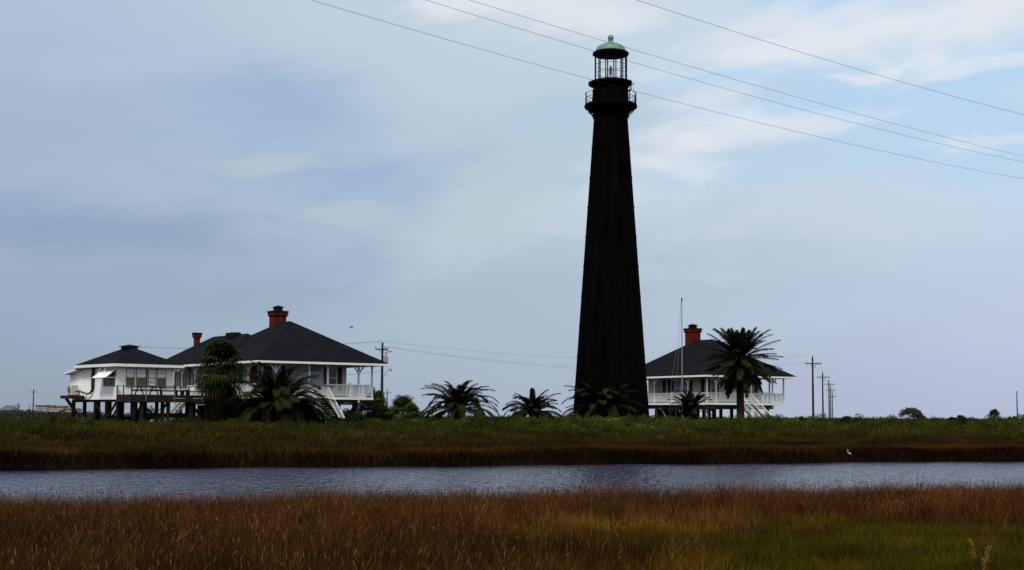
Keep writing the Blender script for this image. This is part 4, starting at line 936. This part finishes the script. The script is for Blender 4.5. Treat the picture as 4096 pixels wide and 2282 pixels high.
# ------------------------------------------------------------ utility poles and wires
def pole(px, pyt, Y, label, armpx=0, armdy=28, arm_rz=0, m='pole', kind=0, rr=.16, group='brown poles of the right-hand line', lean=0.0):
    t = P(px, pyt, Y); gz = float(ground_z(t.x, Y)); h = t.z-gz
    r = empty('utility_pole', (t.x, Y, gz), rad(arm_rz), label=label, cat='utility pole', group=group); r.rotation_euler[1] = lean
    MB().tube([(0, 0, -1), (0, 0, h*.5), (0, 0, h)], [rr*1.15, rr, rr*.72], 10).build('shaft', M[m], r)
    al = armpx*Y/FPX/2; za = h-armdy*Y/FPX
    tops = []
    if al:
        a = MB(); a.box(-al, -rr-.12, za-.07, al, -rr, za+.07); ao = a.build('crossarm', M[m], r)
        b = MB(); b.bar((-al*.35, -rr-.06, za-.06), (-.02, -rr-.02, za-.55*al), .05); b.bar((al*.35, -rr-.06, za-.06), (.02, -rr-.02, za-.55*al), .05); b.build('arm_brace', M['soot'], ao)
        for s in (-.95, .45, .9) if kind != 2 else (-.9, .9):
            MB().lathe([(.03, za+.07), (.05, za+.16), (.09, za+.2), (.09, za+.27), (.05, za+.33)], 8, (s*al, -rr-.06)).build('insulator', M['insul'], ao); tops.append((s*al, -rr-.06, za+.33))
    MB().lathe([(.03, h), (.06, h+.08), (.06, h+.2)], 8, (0, 0)).build('pin', M['insul'], r); tops.append((0, 0, h+.2))
    r['tops'] = 0; del r['tops']
    Mx = Matrix.Translation((t.x, Y, gz)) @ Matrix.Rotation(rad(arm_rz), 4, 'Z')
    return r, [Mx @ Vector(q) for q in tops], h, gz
def wire(name, p, q, sag, rr, label, m, group):
    mb = MB(); p, q = Vector(p), Vector(q)
    mb.tube([p.lerp(q, k/24)-Vector((0, 0, sag*4*(k/24)*(1-k/24))) for k in range(25)], rr, 4)
    return tag(mb.build(name, M[m], None), label, 'power line', group)
lines = []
specs = [(3250, 1428, 235, 73, 28, 'nearest and tallest of the brown poles right of the right house', 22),
         (3290, 1492, 320, 58, 18, 'second brown pole with crossarm, just right of the tallest one', 22),
         (3315, 1522, 385, 46, 16, 'third brown pole, with slim crossarm, in the receding right-hand row', 22),
         (3322, 1548, 463, 43, 13, 'fourth brown pole with thin crossarm in the receding right-hand row', 20),
         (3329, 1565, 543, 35, 22, 'farthest brown pole, last in the receding right-hand row', 20)]
prev = None
for i, (px, py, Y, ap, ad, lb, rz) in enumerate(specs):
    r, tops, h, gz = pole(px, py, Y, lb, ap, ad, rz, rr=.17)
    if prev is not None:
        for k, nm in enumerate(('left', 'middle', 'right', 'top')):
            wire('power_line', prev[k], tops[k], 1.6, .011, '%s wire of the span between the %s and %s right-hand poles' % (nm, ('first', 'second', 'third', 'fourth')[i-1], ('second', 'third', 'fourth', 'farthest')[i-1]), 'farwire', 'wires between the right-hand poles')
    else: first = tops
    prev = tops
# the pole behind the left house with transformer and lamp
rA, topsA, hA, gA = pole(1530, 1372, 190, 'dark pole with transformer and lamp arm behind the left house', 54, 26, -18, m='greypole', kind=1, rr=.17, group='poles behind the left house')
zt = P(1544, 1440, 190).z-gA
MB().lathe([(.05, zt-.55), (.28, zt-.5), (.28, zt+.42), (.2, zt+.52), (.06, zt+.55)], 14, (.52, -.1)).build('transformer', M['insul'], rA)
b_ = MB()
for s in (-.1, .12): b_.tube([(.52+s, -.1, zt+.5), (.52+s, -.1, zt+.95)], [.05, .03], 6)
b_.bar((.0, 0, zt+.2), (.5, -.1, zt+.2), .06); b_.bar((.0, 0, zt-.2), (.5, -.1, zt-.2), .06); b_.build('transformer_bushing', M['soot'], rA)
zl = P(1566, 1478, 190).z-gA
MB().tube([(.1, -.1, zl-1.25), (.35, -.1, zl-.9), (.62, -.1, zl-.25), (.95, -.1, zl+.02), (1.2, -.1, zl+.06)], .03, 6).tube([(.8, -.1, zt+.1), (.95, -.1, zt-.8), (.9, -.1, zl-.3), (.25, -.1, zl-1.0)], .014, 4).build('lamp_arm', M['steel'], rA)
MB().lathe([(.04, zl+.2), (.06, zl+.04), (.16, zl-.05), (.17, zl-.16), (.11, zl-.26)], 10, (1.22, -.1)).build('lamp_head', M['insul'], rA)
MB().bar((.45, -.25, hA-.95), (1.55, -.5, hA-1.2), .08).bar((.5, -.2, hA-1.2), (1.2, -.35, hA-1.25), .05).build('side_arm', M['greypole'], rA)
MB().tube([(.24, -.1, 0), (.22, -.1, zl-1.2)], .03, 5).build('conduit', M['steel'], rA)
pole(1549, 1557, 500, 'small far pole seen just right of the dark pole', 36, 15, 0, m='greypole', kind=2, rr=.17, group='poles behind the left house')
pole(135, 1557, 500, 'lone dark pole on the left horizon in front of the distant town', 26, 12, 8, m='greypole', kind=2, rr=.19, group='lone distant poles')
pole(4067, 1565, 540, 'lone bare pole without crossarm at the far right edge', 0, 0, 0, m='greypole', kind=2, rr=.2, group='lone distant poles')
R3 = [Vector(P(*q)) for q in ((2390, 1508, 210), (2390, 1496, 210))]
for k, (s, e, sg, lb) in enumerate(((topsA[-1], first[3], .9, 'top wire running from the dark pole behind the lighthouse'), (topsA[2], first[0], 1.3, 'lower left wire running from the dark pole behind the lighthouse'), (topsA[1], first[1], 1.6, 'lower right wire running from the dark pole behind the lighthouse'))):
    wire('power_line', s, e, sg+.6, .016, lb, 'farwire', 'wires behind the lighthouse')
for k, (dz, lb) in enumerate(((0, 'upper wire reaching left from the dark pole over the house roof'), (-.9, 'lower wire reaching left from the dark pole behind the porch'))):
    p = topsA[-1]+Vector((0, 0, dz*4.2 if k else 0)); wire('power_line', p, p+Vector((-34, -4 if k else 6, -2.2 if k else -.6)), .5, .02, lb, 'wire', 'wires left of the dark pole')
# the four wires crossing the sky near the camera
for (a, b, c, lb) in (((1240, 0, 33), (2360, 316), (4096, 717, 57), 'lowest of the four wires crossing the sky'), ((1700, 0, 35), (2370, 202), (4096, 650, 58), 'second lowest wire crossing the sky past the lantern'),
                     ((1875, 0, 35), (2450, 174), (4096, 627, 57), 'wire crossing right in front of the green dome'), ((2545, 0, 33), (3323, 245), (4096, 460, 45), 'highest wire, alone across the upper right sky')):
    p, q = P(*a), P(*c); d = q-p; A, B = p-d*.5, q+d*.5
    # sag fitted so the middle of the span passes through the seen point
    t0 = (b[0]-a[0])/(c[0]-a[0]); tt = t0*p.y/(t0*p.y+(1-t0)*q.y) if t0 else 0
    m_ = p.lerp(q, tt); s = P(b[0], b[1], m_.y); dz = m_.z-s.z; k_ = dz/(4*tt*(1-tt)) if 0 < tt < 1 else 0
    mb = MB(); pts = []
    for k in range(81):
        t = -1.2+3.8*k/80; pts.append(p+d*t-Vector((0, 0, 4*k_*max(-.75, t*(1-t)))))
    mb.tube(pts, .0046, 5); tag(mb.build('power_line', M['wire']), lb, 'power line', 'overhead wires crossing the sky')

# ------------------------------------------------------------ the distant town on the left
def town():
    Y = 1150; G = 'distant town buildings on the left horizon'
    def house(px0, px1, py_e, py_r, py_b, wall, roof, label, flat=False, wins=0, name='distant_house', dep=14, rows=1):
        p0, p1 = P(px0, py_b, Y), P(px1, py_b, Y); cx = (p0.x+p1.x)/2; w = (p1.x-p0.x)/2; gz = 1.0
        ze, zr = P(px0, py_e, Y).z-gz, P(px0, py_r, Y).z-gz
        r = empty(name, (cx, Y, gz), label=label, cat='building', group=G)
        MB().box(-w, -dep/2, -1, w, dep/2, ze).build('wall', M[wall], r)
        rf = MB()
        if flat: rf.box(-w-.6, -dep/2-.6, ze, w+.6, dep/2+.6, zr)
        else: hip(rf, -w-1, -dep/2-1, w+1, dep/2+1, ze, -w*.45, 0, w*.45, 0, zr)
        rf.build('roof', M[roof], r)
        for rw in range(rows):
            for k in range(wins):
                x = -w+2*w*(k+.5)/wins; z0 = ze*(.30+.36*rw) if rows > 1 else ze*.5; hh = ze*.18
                MB().box(x-w/wins*.45, -dep/2-.05, z0, x+w/wins*.45, -dep/2+.1, z0+hh).build('window', M['twin'], r)
        return r
    house(8, 64, 1643, 1622, 1650, 'tgreen', 'tgrey', 'distant pale green house under a wide grey domed roof', wins=3, dep=20)
    house(80, 88, 1645, 1641, 1652, 'tplaster', 'tgrey', 'tiny bright white hut right of the grey domed roof', dep=6)
    house(112, 119, 1640, 1636, 1652, 'tyellow', 'tbrown', 'narrow yellowish hut beside the lone dark pole', dep=6)
    house(147, 160, 1643, 1637, 1650, 'tcyan', 'tgrey', 'low turquoise cabin below the long cream block', wins=1, dep=8)
    house(154, 206, 1626, 1621, 1649, 'tplaster', 'tbrown', 'left long cream block with flat brown roof in distant town', flat=True, wins=6, rows=2)
    house(207, 232, 1630, 1624, 1649, 'tyellow', 'tbrown', 'middle yellowish block of the long distant row', flat=True, wins=3, rows=2)
    house(233, 262, 1629, 1624, 1649, 'tplaster', 'tbrown', 'right cream block of the long distant row beside cottage wall', flat=True, wins=3, rows=2)
    house(268, 292, 1636, 1630, 1650, 'tyellow', 'tbrown', 'yellow house seen just left of the cottage stilts', wins=2)
    house(250, 268, 1643, 1639, 1652, 'tred', 'tbrown', 'low reddish shed in front of the distant row')
    house(293, 318, 1638, 1632, 1650, 'tplaster', 'tgrey', 'pale house seen between the two leftmost stilts', wins=2)
    p = P(64, 1640, Y+40); t = empty('water_tower', (p.x, Y+40, 1), label='pale blocky tower rising behind the grey domed roof', cat='tower', group=G)
    z = P(64, 1619, Y+40).z-1; MB().box(-1.8, -1.8, -1, 1.8, 1.8, z*.75).build('base', M['tplaster'], t); MB().box(-2.2, -2.2, z*.75, 2.2, 2.2, z).build('head', M['tplaster'], t)
    for i, (px, py) in enumerate(((73, 1612), (119, 1619), (193, 1617))):
        q = P(px, py, Y-60); gz = 1.0
        e = empty('utility_pole', (q.x, Y-60, gz), label=('faint leftmost pole beside the grey domed roof', 'faint shortest pole above the yellowish hut', 'faint pole in front of the long cream block')[i], cat='utility pole', group='faint poles in the distant town')
        MB().tube([(0, 0, -1), (0, 0, q.z-gz)], [.22, .16], 6).build('shaft', M['greypole'], e); MB().box(-1.1, -.1, q.z-gz-1.4, 1.1, .1, q.z-gz-1.2).build('crossarm', M['greypole'], e)
    rng = np.random.default_rng(3); N = 380
    x = rng.uniform(P(-60, 1650, Y-40).x, P(420, 1650, Y-40).x, N); y = Y-40-60*rng.random(N); z = ground_z(x, y); h = 2.2+2.6*rng.random(N)*patch(x, y, .05, 2)
    V, F, C = leaf_cloud(np.stack([x, y, z+h*.4], 1), h, np.full(N, 36), .55, np.array([.040, .044, .040])*(.6+.7*rng.random((N, 1))), rng, .7)
    tag(bulk('far_treeline', V, [F], M['leaf'], C), 'low dim treeline in front of the distant town', 'trees', kind='stuff')
town()
